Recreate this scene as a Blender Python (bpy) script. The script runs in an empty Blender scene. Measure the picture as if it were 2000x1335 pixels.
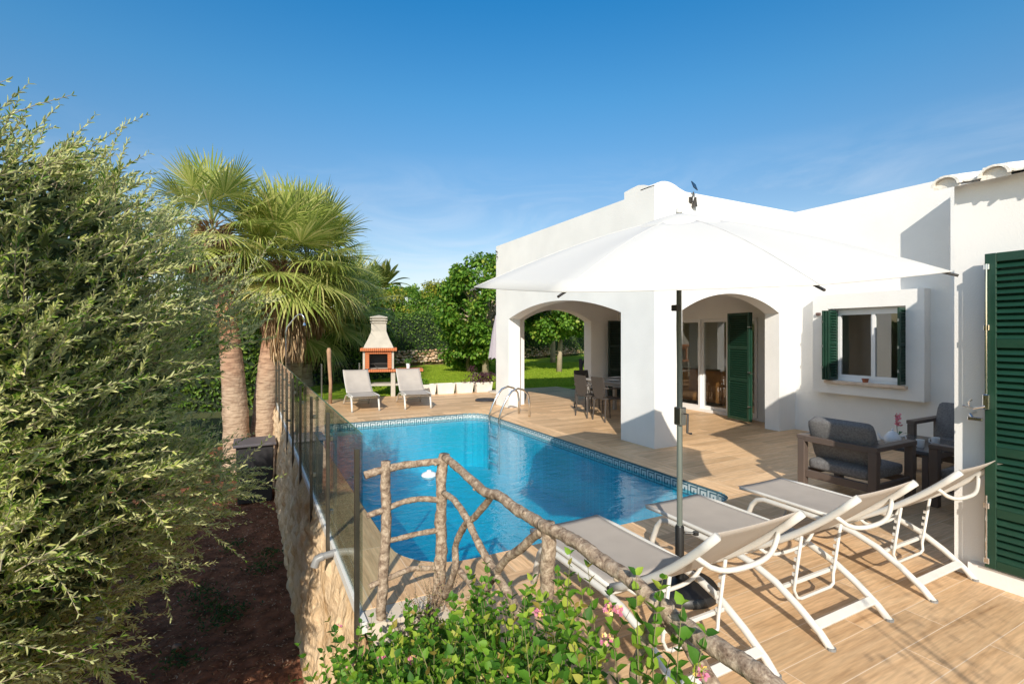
import bpy, math, random
import numpy as np
from mathutils import Vector, Matrix, noise as mn
S = bpy.context.scene
C = S.collection
R = math.radians
# ------------------------------------------------------------------ camera
YAW = R(27.8); CY, SY = math.cos(YAW), math.sin(YAW)
F = 974.0; EYE = 1.7
cd = bpy.data.cameras.new('camera'); cam = bpy.data.objects.new('camera', cd); C.objects.link(cam)
cam.location = (0, 0, EYE); cam.rotation_euler = (R(90), 0, -YAW)
cd.sensor_width = 36; cd.lens = 36 * F / 2000; cd.shift_y = -13.5 / 2000
cd.clip_start = .05; cd.clip_end = 2000
S.camera = cam
# ------------------------------------------------------------------ light
SUN = Vector((.523, .852, -.567)).normalized()      # direction the sunlight travels
EL = math.asin(-SUN.z)
W = bpy.data.worlds.new('World'); S.world = W; W.use_nodes = True
nt = W.node_tree; nd = nt.nodes; lk = nt.links
bg = nd['Background']; sky = nd.new('ShaderNodeTexSky'); sky.sky_type = 'NISHITA'; sky.sun_disc = False
sky.sun_elevation = EL; sky.sun_rotation = math.atan2(-SUN.x, -SUN.y)
sky.air_density = 1.3; sky.dust_density = .15; sky.ozone_density = 3.0
SKYS = .148
bg.inputs['Strength'].default_value = SKYS
tcw = nd.new('ShaderNodeTexCoord'); sepw = nd.new('ShaderNodeSeparateXYZ'); lk.new(tcw.outputs['Generated'], sepw.inputs[0])
# thin cirrus low over the horizon
mapw = nd.new('ShaderNodeMapping'); mapw.inputs['Scale'].default_value = (1.6, 1.6, 5.5); mapw.inputs['Rotation'].default_value = (.15, .2, .5)
lk.new(tcw.outputs['Generated'], mapw.inputs[0])
nw = nd.new('ShaderNodeTexNoise'); nw.inputs['Scale'].default_value = 2.2; nw.inputs['Detail'].default_value = 9; nw.inputs['Roughness'].default_value = .62
nw.inputs['Distortion'].default_value = .8
lk.new(mapw.outputs[0], nw.inputs[0])
rw = nd.new('ShaderNodeMapRange'); rw.inputs[1].default_value = .44; rw.inputs[2].default_value = .70; rw.inputs[3].default_value = 0; rw.inputs[4].default_value = .55
lk.new(nw.outputs[0], rw.inputs[0])
rz = nd.new('ShaderNodeMapRange'); rz.inputs[1].default_value = .34; rz.inputs[2].default_value = .12; rz.inputs[3].default_value = 0; rz.inputs[4].default_value = 1
lk.new(sepw.outputs[2], rz.inputs[0])
mw = nd.new('ShaderNodeMath'); mw.operation = 'MULTIPLY'; lk.new(rw.outputs[0], mw.inputs[0]); lk.new(rz.outputs[0], mw.inputs[1])
hs = nd.new('ShaderNodeHueSaturation'); hs.inputs['Saturation'].default_value = 1.0; hs.inputs['Value'].default_value = 1.0
# deep blue opposite the sun, paler on the sun's side
rs_ = nd.new('ShaderNodeValToRGB'); es = rs_.color_ramp.elements
while len(es) < 5: es.new(.5)
for i_, (p_, c_) in enumerate([(.0, (.78, .66, .66)), (.25, (.50, .60, .68)), (.42, (.29, .66, .82)), (.56, (.12, .62, .88)), (1, (.12, .5, .8))]):
    es[i_].position = p_; es[i_].color = (*c_, 1)
lk.new(sepw.outputs[2], rs_.inputs[0])
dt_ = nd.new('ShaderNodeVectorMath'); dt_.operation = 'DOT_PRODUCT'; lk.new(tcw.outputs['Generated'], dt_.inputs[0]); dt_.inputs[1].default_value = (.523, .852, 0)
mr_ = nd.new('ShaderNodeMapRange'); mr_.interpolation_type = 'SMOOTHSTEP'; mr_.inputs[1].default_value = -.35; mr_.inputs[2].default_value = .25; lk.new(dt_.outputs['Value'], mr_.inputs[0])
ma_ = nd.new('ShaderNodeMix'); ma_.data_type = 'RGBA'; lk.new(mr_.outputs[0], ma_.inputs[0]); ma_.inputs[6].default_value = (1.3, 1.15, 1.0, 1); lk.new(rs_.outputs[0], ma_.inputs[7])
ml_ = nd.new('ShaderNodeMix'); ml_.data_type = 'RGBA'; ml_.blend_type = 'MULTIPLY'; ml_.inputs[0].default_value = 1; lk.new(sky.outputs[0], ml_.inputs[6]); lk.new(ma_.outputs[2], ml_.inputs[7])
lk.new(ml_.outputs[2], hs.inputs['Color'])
mxw = nd.new('ShaderNodeMix'); mxw.data_type = 'RGBA'; lk.new(mw.outputs[0], mxw.inputs[0]); lk.new(hs.outputs[0], mxw.inputs[6])
mxw.inputs[7].default_value = (4.6, 5.0, 5.6, 1)
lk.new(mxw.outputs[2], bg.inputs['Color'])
sd = bpy.data.lights.new('sun', 'SUN'); sd.energy = 4.4; sd.angle = R(.53); sd.color = (1, .925, .80)
so = bpy.data.objects.new('sun', sd); C.objects.link(so); so.rotation_euler = SUN.to_track_quat('-Z', 'Y').to_euler()
S.view_settings.view_transform = 'Standard'; S.view_settings.look = 'None'; S.view_settings.exposure = .32; S.view_settings.gamma = 1
S.render.engine = 'CYCLES'
S.cycles.transparent_max_bounces = 24; S.cycles.max_bounces = 10

# ------------------------------------------------------------------ helpers
def P(px, py, X=None, Y=None, Z=None):
    """world point where the view ray of photo pixel (px,py) meets the plane X=, Y= or Z="""
    a = (px - 1000) / F; b = (654 - py) / F
    dx = a * CY + SY; dy = -a * SY + CY
    if X is not None: d = X / dx
    elif Y is not None: d = Y / dy
    else: d = (Z - EYE) / b
    return Vector((dx * d, dy * d, EYE + b * d))
def PD(px, py, d):
    a = (px - 1000) / F; b = (654 - py) / F
    return Vector(((a * CY + SY) * d, (-a * SY + CY) * d, EYE + b * d))

class MB:
    def __init__(s): s.v = []; s.f = []; s.mi = []; s.cur = 0; s.uv = None
    def add(s, vs, fs, M=None):
        n = len(s.v)
        for p in vs:
            p = Vector(p); s.v.append(tuple(M @ p) if M is not None else tuple(p))
        for f in fs: s.f.append(tuple(i + n for i in f)); s.mi.append(s.cur)
        return s
    def box(s, x0, x1, y0, y1, z0, z1, M=None):
        vs = [(x, y, z) for z in (z0, z1) for y in (y0, y1) for x in (x0, x1)]
        return s.add(vs, [(0, 2, 3, 1), (4, 5, 7, 6), (0, 1, 5, 4), (2, 6, 7, 3), (0, 4, 6, 2), (1, 3, 7, 5)], M)
    def rbox(s, x0, x1, y0, y1, z0, z1, r, M=None):
        """box with chamfered edges"""
        r = min(r, (x1-x0)/2.01, (y1-y0)/2.01, (z1-z0)/2.01)
        import itertools
        vs = []; idx = {}
        for sx, sy, sz in itertools.product((0, 1), repeat=3):
            for ax in range(3):
                p = [(x0, x1)[sx], (y0, y1)[sy], (z0, z1)[sz]]
                for k in range(3):
                    if k != ax: p[k] += r * (-1 if (sx, sy, sz)[k] else 1)
                idx[(sx, sy, sz, ax)] = len(vs); vs.append(tuple(p))
        fs = []
        for ax in range(3):
            o = [k for k in range(3) if k != ax]
            for sd_ in (0, 1):
                q = []
                for a, b in ((0, 0), (1, 0), (1, 1), (0, 1)):
                    t = [0, 0, 0]; t[ax] = sd_; t[o[0]] = a; t[o[1]] = b; q.append(idx[(*t, ax)])
                fs.append(tuple(q))
        for ax in range(3):
            o = [k for k in range(3) if k != ax]
            for a in (0, 1):
                for b in (0, 1):
                    q = []
                    for e, w in ((0, o[0]), (0, o[1]), (1, o[1]), (1, o[0])):
                        t = [0, 0, 0]; t[ax] = e; t[o[0]] = a; t[o[1]] = b; q.append(idx[(*t, w)])
                    fs.append(tuple(q))
        for sx, sy, sz in itertools.product((0, 1), repeat=3): fs.append(tuple(idx[(sx, sy, sz, a)] for a in range(3)))
        return s.add(vs, fs, M)
    def bar(s, a, b, w, h, up=(0, 0, 1), r=0):
        a = Vector(a); b = Vector(b); d = b - a; L = d.length; z = d.normalized(); u = Vector(up)
        if abs(z.dot(u)) > .98: u = Vector((1, 0, 0))
        x = u.cross(z).normalized(); y = z.cross(x)
        M = Matrix((x, y, z)).transposed().to_4x4(); M.translation = a
        return s.rbox(-w/2, w/2, -h/2, h/2, 0, L, r, M) if r else s.box(-w/2, w/2, -h/2, h/2, 0, L, M)
    def tube(s, pts, r, n=10, cap=True, flat=1.0):
        pts = [Vector(p) for p in pts]; k = len(pts); rs = r if isinstance(r, (list, tuple)) else [r] * k
        vs = []; prev = None
        for i, p in enumerate(pts):
            t = (pts[min(i + 1, k - 1)] - pts[max(i - 1, 0)])
            t = t.normalized() if t.length > 1e-9 else Vector((0, 0, 1))
            if prev is None:
                u = Vector((0, 0, 1)) if abs(t.z) < .9 else Vector((1, 0, 0))
                u = (u - t * u.dot(t)).normalized()
            else:
                u = prev - t * prev.dot(t); u.normalize()
            prev = u; w = t.cross(u)
            for j in range(n):
                a = 2 * math.pi * j / n
                vs.append(p + (u * math.cos(a) + w * math.sin(a) * flat) * rs[i])
        fs = []
        for i in range(k - 1):
            for j in range(n):
                q = (j + 1) % n
                fs.append((i*n + j, i*n + q, (i+1)*n + q, (i+1)*n + j))
        if cap: fs.append(tuple(range(n))[::-1]); fs.append(tuple((k-1)*n + j for j in range(n)))
        return s.add(vs, fs)
    def lathe(s, prof, n=24, c=(0, 0, 0), M=None):
        vs = []; fs = []; k = len(prof)
        for r, z in prof:
            for j in range(n):
                a = 2 * math.pi * j / n; vs.append((c[0] + r*math.cos(a), c[1] + r*math.sin(a), c[2] + z))
        for i in range(k - 1):
            for j in range(n):
                q = (j + 1) % n; fs.append((i*n + j, i*n + q, (i+1)*n + q, (i+1)*n + j))
        fs.append(tuple(range(n))[::-1]); fs.append(tuple((k-1)*n + j for j in range(n)))
        return s.add(vs, fs, M)
    def prism(s, poly, t0, t1, axis='z'):
        """polygon (2D) extruded; axis z: poly=(x,y); axis y: poly=(x,z); axis x: poly=(y,z)"""
        def v(p, t): return {'z': (p[0], p[1], t), 'y': (p[0], t, p[1]), 'x': (t, p[0], p[1])}[axis]
        n = len(poly); vs = [v(p, t0) for p in poly] + [v(p, t1) for p in poly]
        fs = [tuple(range(n)), tuple(range(2*n - 1, n - 1, -1))] + [(i, (i+1) % n + 0, (i+1) % n + n, i + n) for i in range(n)]
        return s.add(vs, fs)
    def build(s, name, mats, parent=None, smooth=False, auto=None, bevel=0):
        me = bpy.data.meshes.new(name); me.from_pydata(s.v, [], s.f); me.validate()
        import bmesh
        b = bmesh.new(); b.from_mesh(me); bmesh.ops.recalc_face_normals(b, faces=b.faces); b.to_mesh(me); b.free()
        ms = mats if isinstance(mats, (list, tuple)) else [mats]
        for m in ms: me.materials.append(m)
        if len(ms) > 1 and len(me.polygons) == len(s.mi): me.polygons.foreach_set('material_index', s.mi)
        if smooth or auto:
            me.polygons.foreach_set('use_smooth', [True] * len(me.polygons))
            if auto: me.set_sharp_from_angle(angle=R(auto))
        o = bpy.data.objects.new(name, me); C.objects.link(o)
        if parent: o.parent = parent
        if bevel:
            md = o.modifiers.new('bevel', 'BEVEL'); md.width = bevel; md.segments = 2; md.limit_method = 'ANGLE'
        return o
def tag(o, label=None, cat=None, group=None, kind=None):
    if label: o['label'] = label
    if cat: o['category'] = cat
    if group: o['group'] = group
    if kind: o['kind'] = kind
    return o
def empty(name, label, cat, loc=(0, 0, 0), rz=0, group=None):
    o = bpy.data.objects.new(name, None); C.objects.link(o); o.empty_display_size = .1
    o.location = loc; o.rotation_euler = (0, 0, rz)
    return tag(o, label, cat, group)
def copy_tree(o, parent=None):
    c = o.copy(); C.objects.link(c); c.parent = parent
    for ch in [x for x in bpy.data.objects if x.parent == o]: copy_tree(ch, c)
    return c
def np_mesh(name, V, Fc, mat, parent=None, smooth=False):
    """V (n,3), Fc (m,k) all faces with k corners"""
    me = bpy.data.meshes.new(name); V = np.asarray(V, np.float32); Fc = np.asarray(Fc, np.int32)
    me.vertices.add(len(V)); me.vertices.foreach_set('co', V.ravel())
    m, k = Fc.shape; me.loops.add(m*k); me.loops.foreach_set('vertex_index', Fc.ravel())
    me.polygons.add(m); me.polygons.foreach_set('loop_start', np.arange(0, m*k, k, dtype=np.int32))
    if smooth: me.polygons.foreach_set('use_smooth', np.ones(m, bool))
    me.update(calc_edges=True); me.materials.append(mat)
    o = bpy.data.objects.new(name, me); C.objects.link(o)
    if parent: o.parent = parent
    return o
LANCE = np.array([(0, 0, 0), (.3, .5, .10), (.72, .36, .07), (1, 0, -.03), (.72, -.36, .07), (.3, -.5, .10)])
HEART = np.array([(0, 0, 0), (.18, .46, .08), (.55, .44, .06), (1, 0, -.16), (.55, -.44, .06), (.18, -.46, .08)])
LF = np.array([(0, 1, 2, 3), (0, 3, 4, 5)])
def norm(a): return a / np.maximum(np.linalg.norm(a, axis=-1, keepdims=True), 1e-9)
def leaves(name, Pp, D, N, L, Wd, mat, parent=None, T=LANCE):
    D = norm(D); Sd = norm(np.cross(D, N)); N = np.cross(Sd, D)
    n = len(Pp); L = np.broadcast_to(L, n); Wd = np.broadcast_to(Wd, n)
    V = (Pp[:, None] + D[:, None]*(T[None, :, 0]*L[:, None])[..., None] + Sd[:, None]*(T[None, :, 1]*Wd[:, None])[..., None]
         + N[:, None]*(T[None, :, 2]*L[:, None])[..., None])
    Fc = (np.arange(n)[:, None, None]*len(T) + LF[None]).reshape(-1, 4)
    return np_mesh(name, V.reshape(-1, 3), Fc, mat, parent)
def rdir(rng, n): return norm(rng.normal(size=(n, 3)))

# ------------------------------------------------------------------ materials
def mat(name, col=(.8, .8, .8), rough=.6, metal=0, spec=.5, bump=0, bscale=50, var=0, vscale=3, bdist=.01, sheen=0, coat=0):
    m = bpy.data.materials.new(name); m.use_nodes = True; t = m.node_tree; b = t.nodes['Principled BSDF']
    b.inputs['Base Color'].default_value = (*col, 1); b.inputs['Roughness'].default_value = rough; b.inputs['Metallic'].default_value = metal
    b.inputs['Specular IOR Level'].default_value = spec; b.inputs['Coat Weight'].default_value = coat
    if sheen: b.inputs['Sheen Weight'].default_value = sheen
    tc = t.nodes.new('ShaderNodeTexCoord')
    if bump:
        n = t.nodes.new('ShaderNodeTexNoise'); n.inputs['Scale'].default_value = bscale; n.inputs['Detail'].default_value = 5
        t.links.new(tc.outputs['Object'], n.inputs[0]); bp = t.nodes.new('ShaderNodeBump'); bp.inputs['Strength'].default_value = bump; bp.inputs['Distance'].default_value = bdist
        t.links.new(n.outputs[0], bp.inputs['Height']); t.links.new(bp.outputs[0], b.inputs['Normal'])
    if var:
        n = t.nodes.new('ShaderNodeTexNoise'); n.inputs['Scale'].default_value = vscale; n.inputs['Detail'].default_value = 6
        t.links.new(tc.outputs['Object'], n.inputs[0]); r = t.nodes.new('ShaderNodeValToRGB')
        r.color_ramp.elements[0].position = .3; r.color_ramp.elements[1].position = .7
        r.color_ramp.elements[0].color = (*[c*(1-var) for c in col], 1); r.color_ramp.elements[1].color = (*[min(1, c*(1+var)) for c in col], 1)
        t.links.new(n.outputs[0], r.inputs[0]); t.links.new(r.outputs[0], b.inputs['Base Color'])
    return m
def nodes(m): return m.node_tree.nodes, m.node_tree.links, m.node_tree.nodes['Principled BSDF']
def ramp(t, stops):
    r = t.nodes.new('ShaderNodeValToRGB'); e = r.color_ramp.elements
    while len(e) < len(stops): e.new(.5)
    for i, (p, c) in enumerate(stops): e[i].position = p; e[i].color = (*c, 1)
    return r
def leafmat(name, stops, rough=.45, trans=.3, back=None, tcol=None):
    m = bpy.data.materials.new(name); m.use_nodes = True; t = m.node_tree; b = t.nodes['Principled BSDF']; out = t.nodes['Material Output']
    g = t.nodes.new('ShaderNodeNewGeometry'); r = ramp(t, stops); t.links.new(g.outputs['Random Per Island'], r.inputs[0])
    col = r.outputs[0]
    if back:
        mx = t.nodes.new('ShaderNodeMix'); mx.data_type = 'RGBA'; t.links.new(g.outputs['Backfacing'], mx.inputs[0]); t.links.new(col, mx.inputs[6]); mx.inputs[7].default_value = (*back, 1); col = mx.outputs[2]
    t.links.new(col, b.inputs['Base Color']); b.inputs['Roughness'].default_value = rough; b.inputs['Specular IOR Level'].default_value = .35
    tr = t.nodes.new('ShaderNodeBsdfTranslucent'); ms = t.nodes.new('ShaderNodeMixShader'); ms.inputs[0].default_value = trans
    if tcol: tr.inputs[0].default_value = (*tcol, 1)
    else: t.links.new(col, tr.inputs[0])
    t.links.new(b.outputs[0], ms.inputs[1]); t.links.new(tr.outputs[0], ms.inputs[2]); t.links.new(ms.outputs[0], out.inputs[0])
    return m
def glassmat(name, tint=(.88, .92, .9), rough=0, ior=1.5, gl=1.0, bump=None):
    m = bpy.data.materials.new(name); m.use_nodes = True; t = m.node_tree; t.nodes.remove(t.nodes['Principled BSDF']); out = t.nodes['Material Output']
    fr = t.nodes.new('ShaderNodeFresnel'); fr.inputs[0].default_value = ior; tr = t.nodes.new('ShaderNodeBsdfTransparent'); tr.inputs[0].default_value = (*tint, 1)
    ge = t.nodes.new('ShaderNodeNewGeometry'); mi = t.nodes.new('ShaderNodeMix'); mi.inputs[2].default_value = ior; mi.inputs[3].default_value = 1/ior
    t.links.new(ge.outputs['Backfacing'], mi.inputs[0]); t.links.new(mi.outputs[0], fr.inputs[0])
    go = t.nodes.new('ShaderNodeBsdfGlossy'); go.inputs['Roughness'].default_value = rough; go.inputs[0].default_value = (gl, gl, gl, 1)
    ms = t.nodes.new('ShaderNodeMixShader'); t.links.new(fr.outputs[0], ms.inputs[0]); t.links.new(tr.outputs[0], ms.inputs[1]); t.links.new(go.outputs[0], ms.inputs[2])
    t.links.new(ms.outputs[0], out.inputs[0])
    if bump: bump(t, fr, go)
    return m
M_wall = mat('white render', (.79, .775, .75), .85, spec=.2, bump=.45, bscale=45, bdist=.006, var=.05, vscale=1.6)
M_wall2 = mat('rough white render', (.80, .78, .755), .88, spec=.2, bump=.35, bscale=110, bdist=.004, var=.03, vscale=2)
M_inner = mat('interior plaster', (.72, .62, .50), .9, spec=.2)
M_ceil = mat('white ceiling', (.78, .76, .73), .9)
M_green = mat('green shutter paint', (.009, .043, .025), .38, spec=.5, bump=.15, bscale=25, var=.12, vscale=6)
M_dkgreen = mat('dark green shutter paint', (.012, .03, .024), .4)
M_alu = mat('white window frame', (.78, .78, .78), .35)
M_steel = mat('brushed steel', (.42, .42, .40), .28, metal=1)
M_chrome = mat('polished steel', (.72, .72, .72), .14, metal=1)
M_dark = mat('dark grey metal', (.045, .04, .037), .45)
M_taupe = mat('taupe aluminium', (.11, .082, .068), .5)
M_cush = mat('charcoal cushion cloth', (.17, .165, .165), .95, spec=.1, bump=.7, bscale=220, bdist=.004, var=.25, vscale=60)
M_white = mat('white powder coat', (.62, .60, .56), .35, var=.04, vscale=9)
M_canvas = bpy.data.materials.new('white canvas')
M_seam = mat('canvas seam', (.60, .59, .56), .9)
M_stone = mat('pale sill stone', (.62, .5, .4), .7, var=.12, vscale=8)
M_terra = mat('terracotta', (.36, .11, .05), .8, var=.15, vscale=8)
M_pot = mat('glazed white pot', (.75, .76, .78), .25)
M_conc = mat('grey cement', (.44, .40, .34), .9, bump=.5, bscale=40, bdist=.006, var=.12, vscale=4)
M_black = mat('black metal', (.012, .012, .012), .4)
M_pvc = mat('grey plastic pipe', (.22, .22, .22), .4)
M_planter = mat('pale concrete planter', (.72, .66, .58), .85, bump=.4, bscale=40, var=.1, vscale=5)
def glassp(t):
    pass
M_glass = glassmat('fence glass', (.80, .85, .82), 0, 1.16)
M_pane = glassmat('window pane', (.88, .9, .9), 0, 1.7)

# canvas: lets a little light through
m = M_canvas; m.use_nodes = True; t = m.node_tree; b = t.nodes['Principled BSDF']; b.inputs['Base Color'].default_value = (.70, .69, .67, 1); b.inputs['Roughness'].default_value = .9
tr = t.nodes.new('ShaderNodeBsdfTranslucent'); tr.inputs[0].default_value = (.8, .75, .66, 1); ms = t.nodes.new('ShaderNodeMixShader'); ms.inputs[0].default_value = .22
t.links.new(b.outputs[0], ms.inputs[1]); t.links.new(tr.outputs[0], ms.inputs[2]); t.links.new(ms.outputs[0], t.nodes['Material Output'].inputs[0])
n = t.nodes.new('ShaderNodeTexNoise'); n.inputs['Scale'].default_value = 3; bp = t.nodes.new('ShaderNodeBump'); bp.inputs['Strength'].default_value = .25; bp.inputs['Distance'].default_value = .02
t.links.new(n.outputs[0], bp.inputs['Height']); t.links.new(bp.outputs[0], b.inputs['Normal'])

# lounger sling
M_sling = mat('woven sling', (.43, .38, .335), .75, spec=.25, bump=.5, bscale=400, bdist=.002, var=.06, vscale=5)
ns, ls, bs = nodes(M_sling)
trn = ns.new('ShaderNodeBsdfTransparent'); mxs = ns.new('ShaderNodeMixShader'); mxs.inputs[0].default_value = .04
ls.new(bs.outputs[0], mxs.inputs[1]); ls.new(trn.outputs[0], mxs.inputs[2]); ls.new(mxs.outputs[0], ns['Material Output'].inputs[0])

def deckmat(name, rot=0, light=1.0, bw=1.2, bh=.2):
    m = bpy.data.materials.new(name); m.use_nodes = True; t = m.node_tree; nd, lk = t.nodes, t.links; b = nd['Principled BSDF']
    tc = nd.new('ShaderNodeTexCoord'); mp = nd.new('ShaderNodeMapping'); mp.inputs['Rotation'].default_value = (0, 0, rot); lk.new(tc.outputs['Object'], mp.inputs[0])
    br = nd.new('ShaderNodeTexBrick'); br.offset = .37; br.inputs['Scale'].default_value = 1; br.inputs['Brick Width'].default_value = bw; br.inputs['Row Height'].default_value = bh
    br.inputs['Mortar Size'].default_value = .0025; br.inputs['Mortar Smooth'].default_value = .1; br.inputs['Color1'].default_value = (0, 0, 0, 1); br.inputs['Color2'].default_value = (1, 1, 1, 1); br.inputs['Mortar'].default_value = (.5, .5, .5, 1)
    lk.new(mp.outputs[0], br.inputs[0])
    # every plank shifts the grain
    sc = nd.new('ShaderNodeVectorMath'); sc.operation = 'MULTIPLY'; sc.inputs[1].default_value = (.95, 11, 1); lk.new(mp.outputs[0], sc.inputs[0])
    of = nd.new('ShaderNodeVectorMath'); of.operation = 'SCALE'; of.inputs['Scale'].default_value = 37; lk.new(br.outputs['Color'], of.inputs[0])
    ad = nd.new('ShaderNodeVectorMath'); lk.new(sc.outputs[0], ad.inputs[0]); lk.new(of.outputs[0], ad.inputs[1])
    n1 = nd.new('ShaderNodeTexNoise'); n1.inputs['Scale'].default_value = 1.1; n1.inputs['Detail'].default_value = 8; n1.inputs['Roughness'].default_value = .6; n1.inputs['Distortion'].default_value = .9; lk.new(ad.outputs[0], n1.inputs[0])
    r1 = ramp(t, [(.24, (.34, .19, .09)), (.33, (.54, .345, .185)), (.47, (.66, .44, .25)), (.72, (.73, .515, .31))]); lk.new(n1.outputs[0], r1.inputs[0])
    n2 = nd.new('ShaderNodeTexNoise'); n2.inputs['Scale'].default_value = 7; n2.inputs['Detail'].default_value = 4; lk.new(ad.outputs[0], n2.inputs[0])
    r2 = ramp(t, [(.35, (.80, .78, .76)), (.65, (1.12, 1.1, 1.08))]); lk.new(n2.outputs[0], r2.inputs[0])
    mu = nd.new('ShaderNodeMix'); mu.data_type = 'RGBA'; mu.blend_type = 'MULTIPLY'; mu.inputs[0].default_value = .8; lk.new(r1.outputs[0], mu.inputs[6]); lk.new(r2.outputs[0], mu.inputs[7])
    # tone per plank
    r3 = ramp(t, [(0, (.80*light, .78*light, .75*light)), (1, (1.14*light, 1.13*light, 1.12*light))]); lk.new(br.outputs['Color'], r3.inputs[0])
    mu2 = nd.new('ShaderNodeMix'); mu2.data_type = 'RGBA'; mu2.blend_type = 'MULTIPLY'; mu2.inputs[0].default_value = 1; lk.new(mu.outputs[2], mu2.inputs[6]); lk.new(r3.outputs[0], mu2.inputs[7])
    mo = nd.new('ShaderNodeMix'); mo.data_type = 'RGBA'; lk.new(br.outputs['Fac'], mo.inputs[0]); lk.new(mu2.outputs[2], mo.inputs[6]); mo.inputs[7].default_value = (.74, .58, .42, 1)
    lk.new(mo.outputs[2], b.inputs['Base Color'])
    b.inputs['Roughness'].default_value = .5; b.inputs['Specular IOR Level'].default_value = .3
    bp = nd.new('ShaderNodeBump'); bp.inputs['Strength'].default_value = .3; bp.inputs['Distance'].default_value = .003; inv = nd.new('ShaderNodeMath'); inv.operation = 'SUBTRACT'; lk.new(n1.outputs[0], inv.inputs[0]); lk.new(br.outputs['Fac'], inv.inputs[1])
    lk.new(inv.outputs[0], bp.inputs['Height']); lk.new(bp.outputs[0], b.inputs['Normal'])
    return m
M_deck = deckmat('wood look tiles'); M_cope = deckmat('coping tiles', R(90), 1.1, 1.2, .34)

# ------------------------------------------------------------------ ground, terrain
def noiz(x, y, s, o=0.0): return mn.noise(Vector((x*s + o, y*s - o, o)))
def sheet(name, xs, ys, zf, m, smooth=True):
    V = [(x, y, zf(x, y)) for y in ys for x in xs]; nx = len(xs)
    Fc = [(j*nx+i, j*nx+i+1, (j+1)*nx+i+1, (j+1)*nx+i) for j in range(len(ys)-1) for i in range(nx-1)]
    return np_mesh(name, V, Fc, m, smooth=smooth)
M_soil = mat('red garden soil', (.24, .10, .055), .95, spec=.1, bump=1, bscale=14, bdist=.06, var=.5, vscale=7)
ns, ls, bs = nodes(M_soil)
M_grass = mat('lawn', (.27, .37, .03), .9, spec=.1, bump=1, bscale=60, bdist=.03, var=.4, vscale=2.5)
M_field = mat('dry field', (.12, .13, .05), .95, spec=.1, var=.3, vscale=.2)
def soil_z(x, y):
    z = -1.78 + .07*noiz(x, y, 1.3) + .035*noiz(x, y, 5, 3.)
    return z
far = [-400, -200, -100, -60, -40, -30, -24, -18]
o = sheet('ground', [-400, -100, -30, 30, 100, 400], [-400, -100, -20, 70, 200, 500], lambda x, y: -1.95, M_field); tag(o, kind='structure')
xs = list(np.linspace(-9, .9, 110)); ys = list(np.linspace(-3, 18, 180))
o = sheet('garden_soil', xs, ys, soil_z, M_soil); tag(o, kind='structure')
def lawn_z(x, y):
    if y < 13.95: return -.06
    e = max(0, y - 16) * .018
    return -.03 + e + .02*noiz(x, y, .8)
xs = list(np.linspace(.9, 60, 90)); ys = [13.6] + list(np.linspace(14, 62, 90))
o = sheet('lawn', xs, ys, lawn_z, M_grass); tag(o, kind='structure')
b_ = MB(); b_.box(.62, .9, 13.9, 30, -1.9, -.08); b_.build('lawn_edge_bank', M_soil).__setitem__('kind', 'structure')
rng = np.random.default_rng(5)
# grass blades
M_blade = leafmat('grass blade', [(0, (.20, .34, .015)), (.5, (.33, .47, .03)), (1, (.48, .55, .06))], .6, .45)
n = 90000; gx = rng.uniform(2.5, 22, n); gy = 13.95 + rng.random(n)**1.5*10; gz = np.array([lawn_z(a, b) for a, b in zip(gx, gy)])
D = norm(np.c_[rng.normal(size=n)*.45, rng.normal(size=n)*.45, np.ones(n)])
o = leaves('grass', np.c_[gx, gy, gz], D, rdir(rng, n), rng.uniform(.03, .075, n), .012, M_blade); tag(o, 'short green grass of the lawn behind the planters', 'grass', kind='stuff')
# soil litter: chips and small stones
M_litter = leafmat('leaf litter', [(0, (.10, .04, .02)), (.5, (.30, .14, .07)), (.85, (.46, .28, .15)), (1, (.65, .5, .38))], .8, .1)
n = 26000; lx = rng.uniform(-5, .45, n); ly = rng.uniform(2.2, 13, n); lz = np.array([soil_z(a, b) for a, b in zip(lx, ly)]) + rng.uniform(.003, .02, n)
D = norm(np.c_[rng.normal(size=(n, 2)), rng.normal(size=n)*.25]); N = norm(np.c_[rng.normal(size=(n, 2))*.35, np.ones(n)])
o = leaves('leaf_litter', np.c_[lx, ly, lz], D, N, rng.uniform(.015, .06, n), rng.uniform(.006, .016, n), M_litter); tag(o, 'dry fallen leaves scattered over the red soil', 'leaf litter', kind='stuff')
M_weed = leafmat('low weeds', [(0, (.02, .06, .015)), (1, (.06, .14, .03))], .5, .3)
n = 0; PP = []; DD = []
for k in range(16):
    cx, cy = rng.uniform(-1.6, .3), rng.uniform(4.5, 9.5); k2 = 120
    PP.append(np.c_[cx + rng.normal(size=k2)*.12, cy + rng.normal(size=k2)*.12, np.full(k2, -1.75) + rng.uniform(0, .06, k2)]); DD.append(norm(np.c_[rng.normal(size=(k2, 2)), rng.uniform(.1, 1, k2)]))
PP = np.vstack(PP); DD = np.vstack(DD)
o = leaves('ground_weeds', PP, DD, rdir(rng, len(PP)), rng.uniform(.03, .07, len(PP)), .018, M_weed); tag(o, 'low green weeds on the shaded soil', 'weeds', kind='stuff')
def rockmesh(c, s, seed, sq=(1, 1, .6), sub=2):
    import bmesh
    bm = bmesh.new(); bmesh.ops.create_icosphere(bm, subdivisions=sub, radius=1)
    vs = []; 
    for v in bm.verts:
        p = v.co.copy(); d = 1 + .28*mn.noise(p*1.3 + Vector((seed*3.1, seed, 0))) + .1*mn.noise(p*3.5 + Vector((seed, 5, seed)))
        p = Vector((p.x*sq[0], p.y*sq[1], p.z*sq[2])) * d * s; vs.append(p + Vector(c))
    fs = [tuple(v.index for v in f.verts) for f in bm.faces]; bm.free(); return vs, fs
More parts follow.
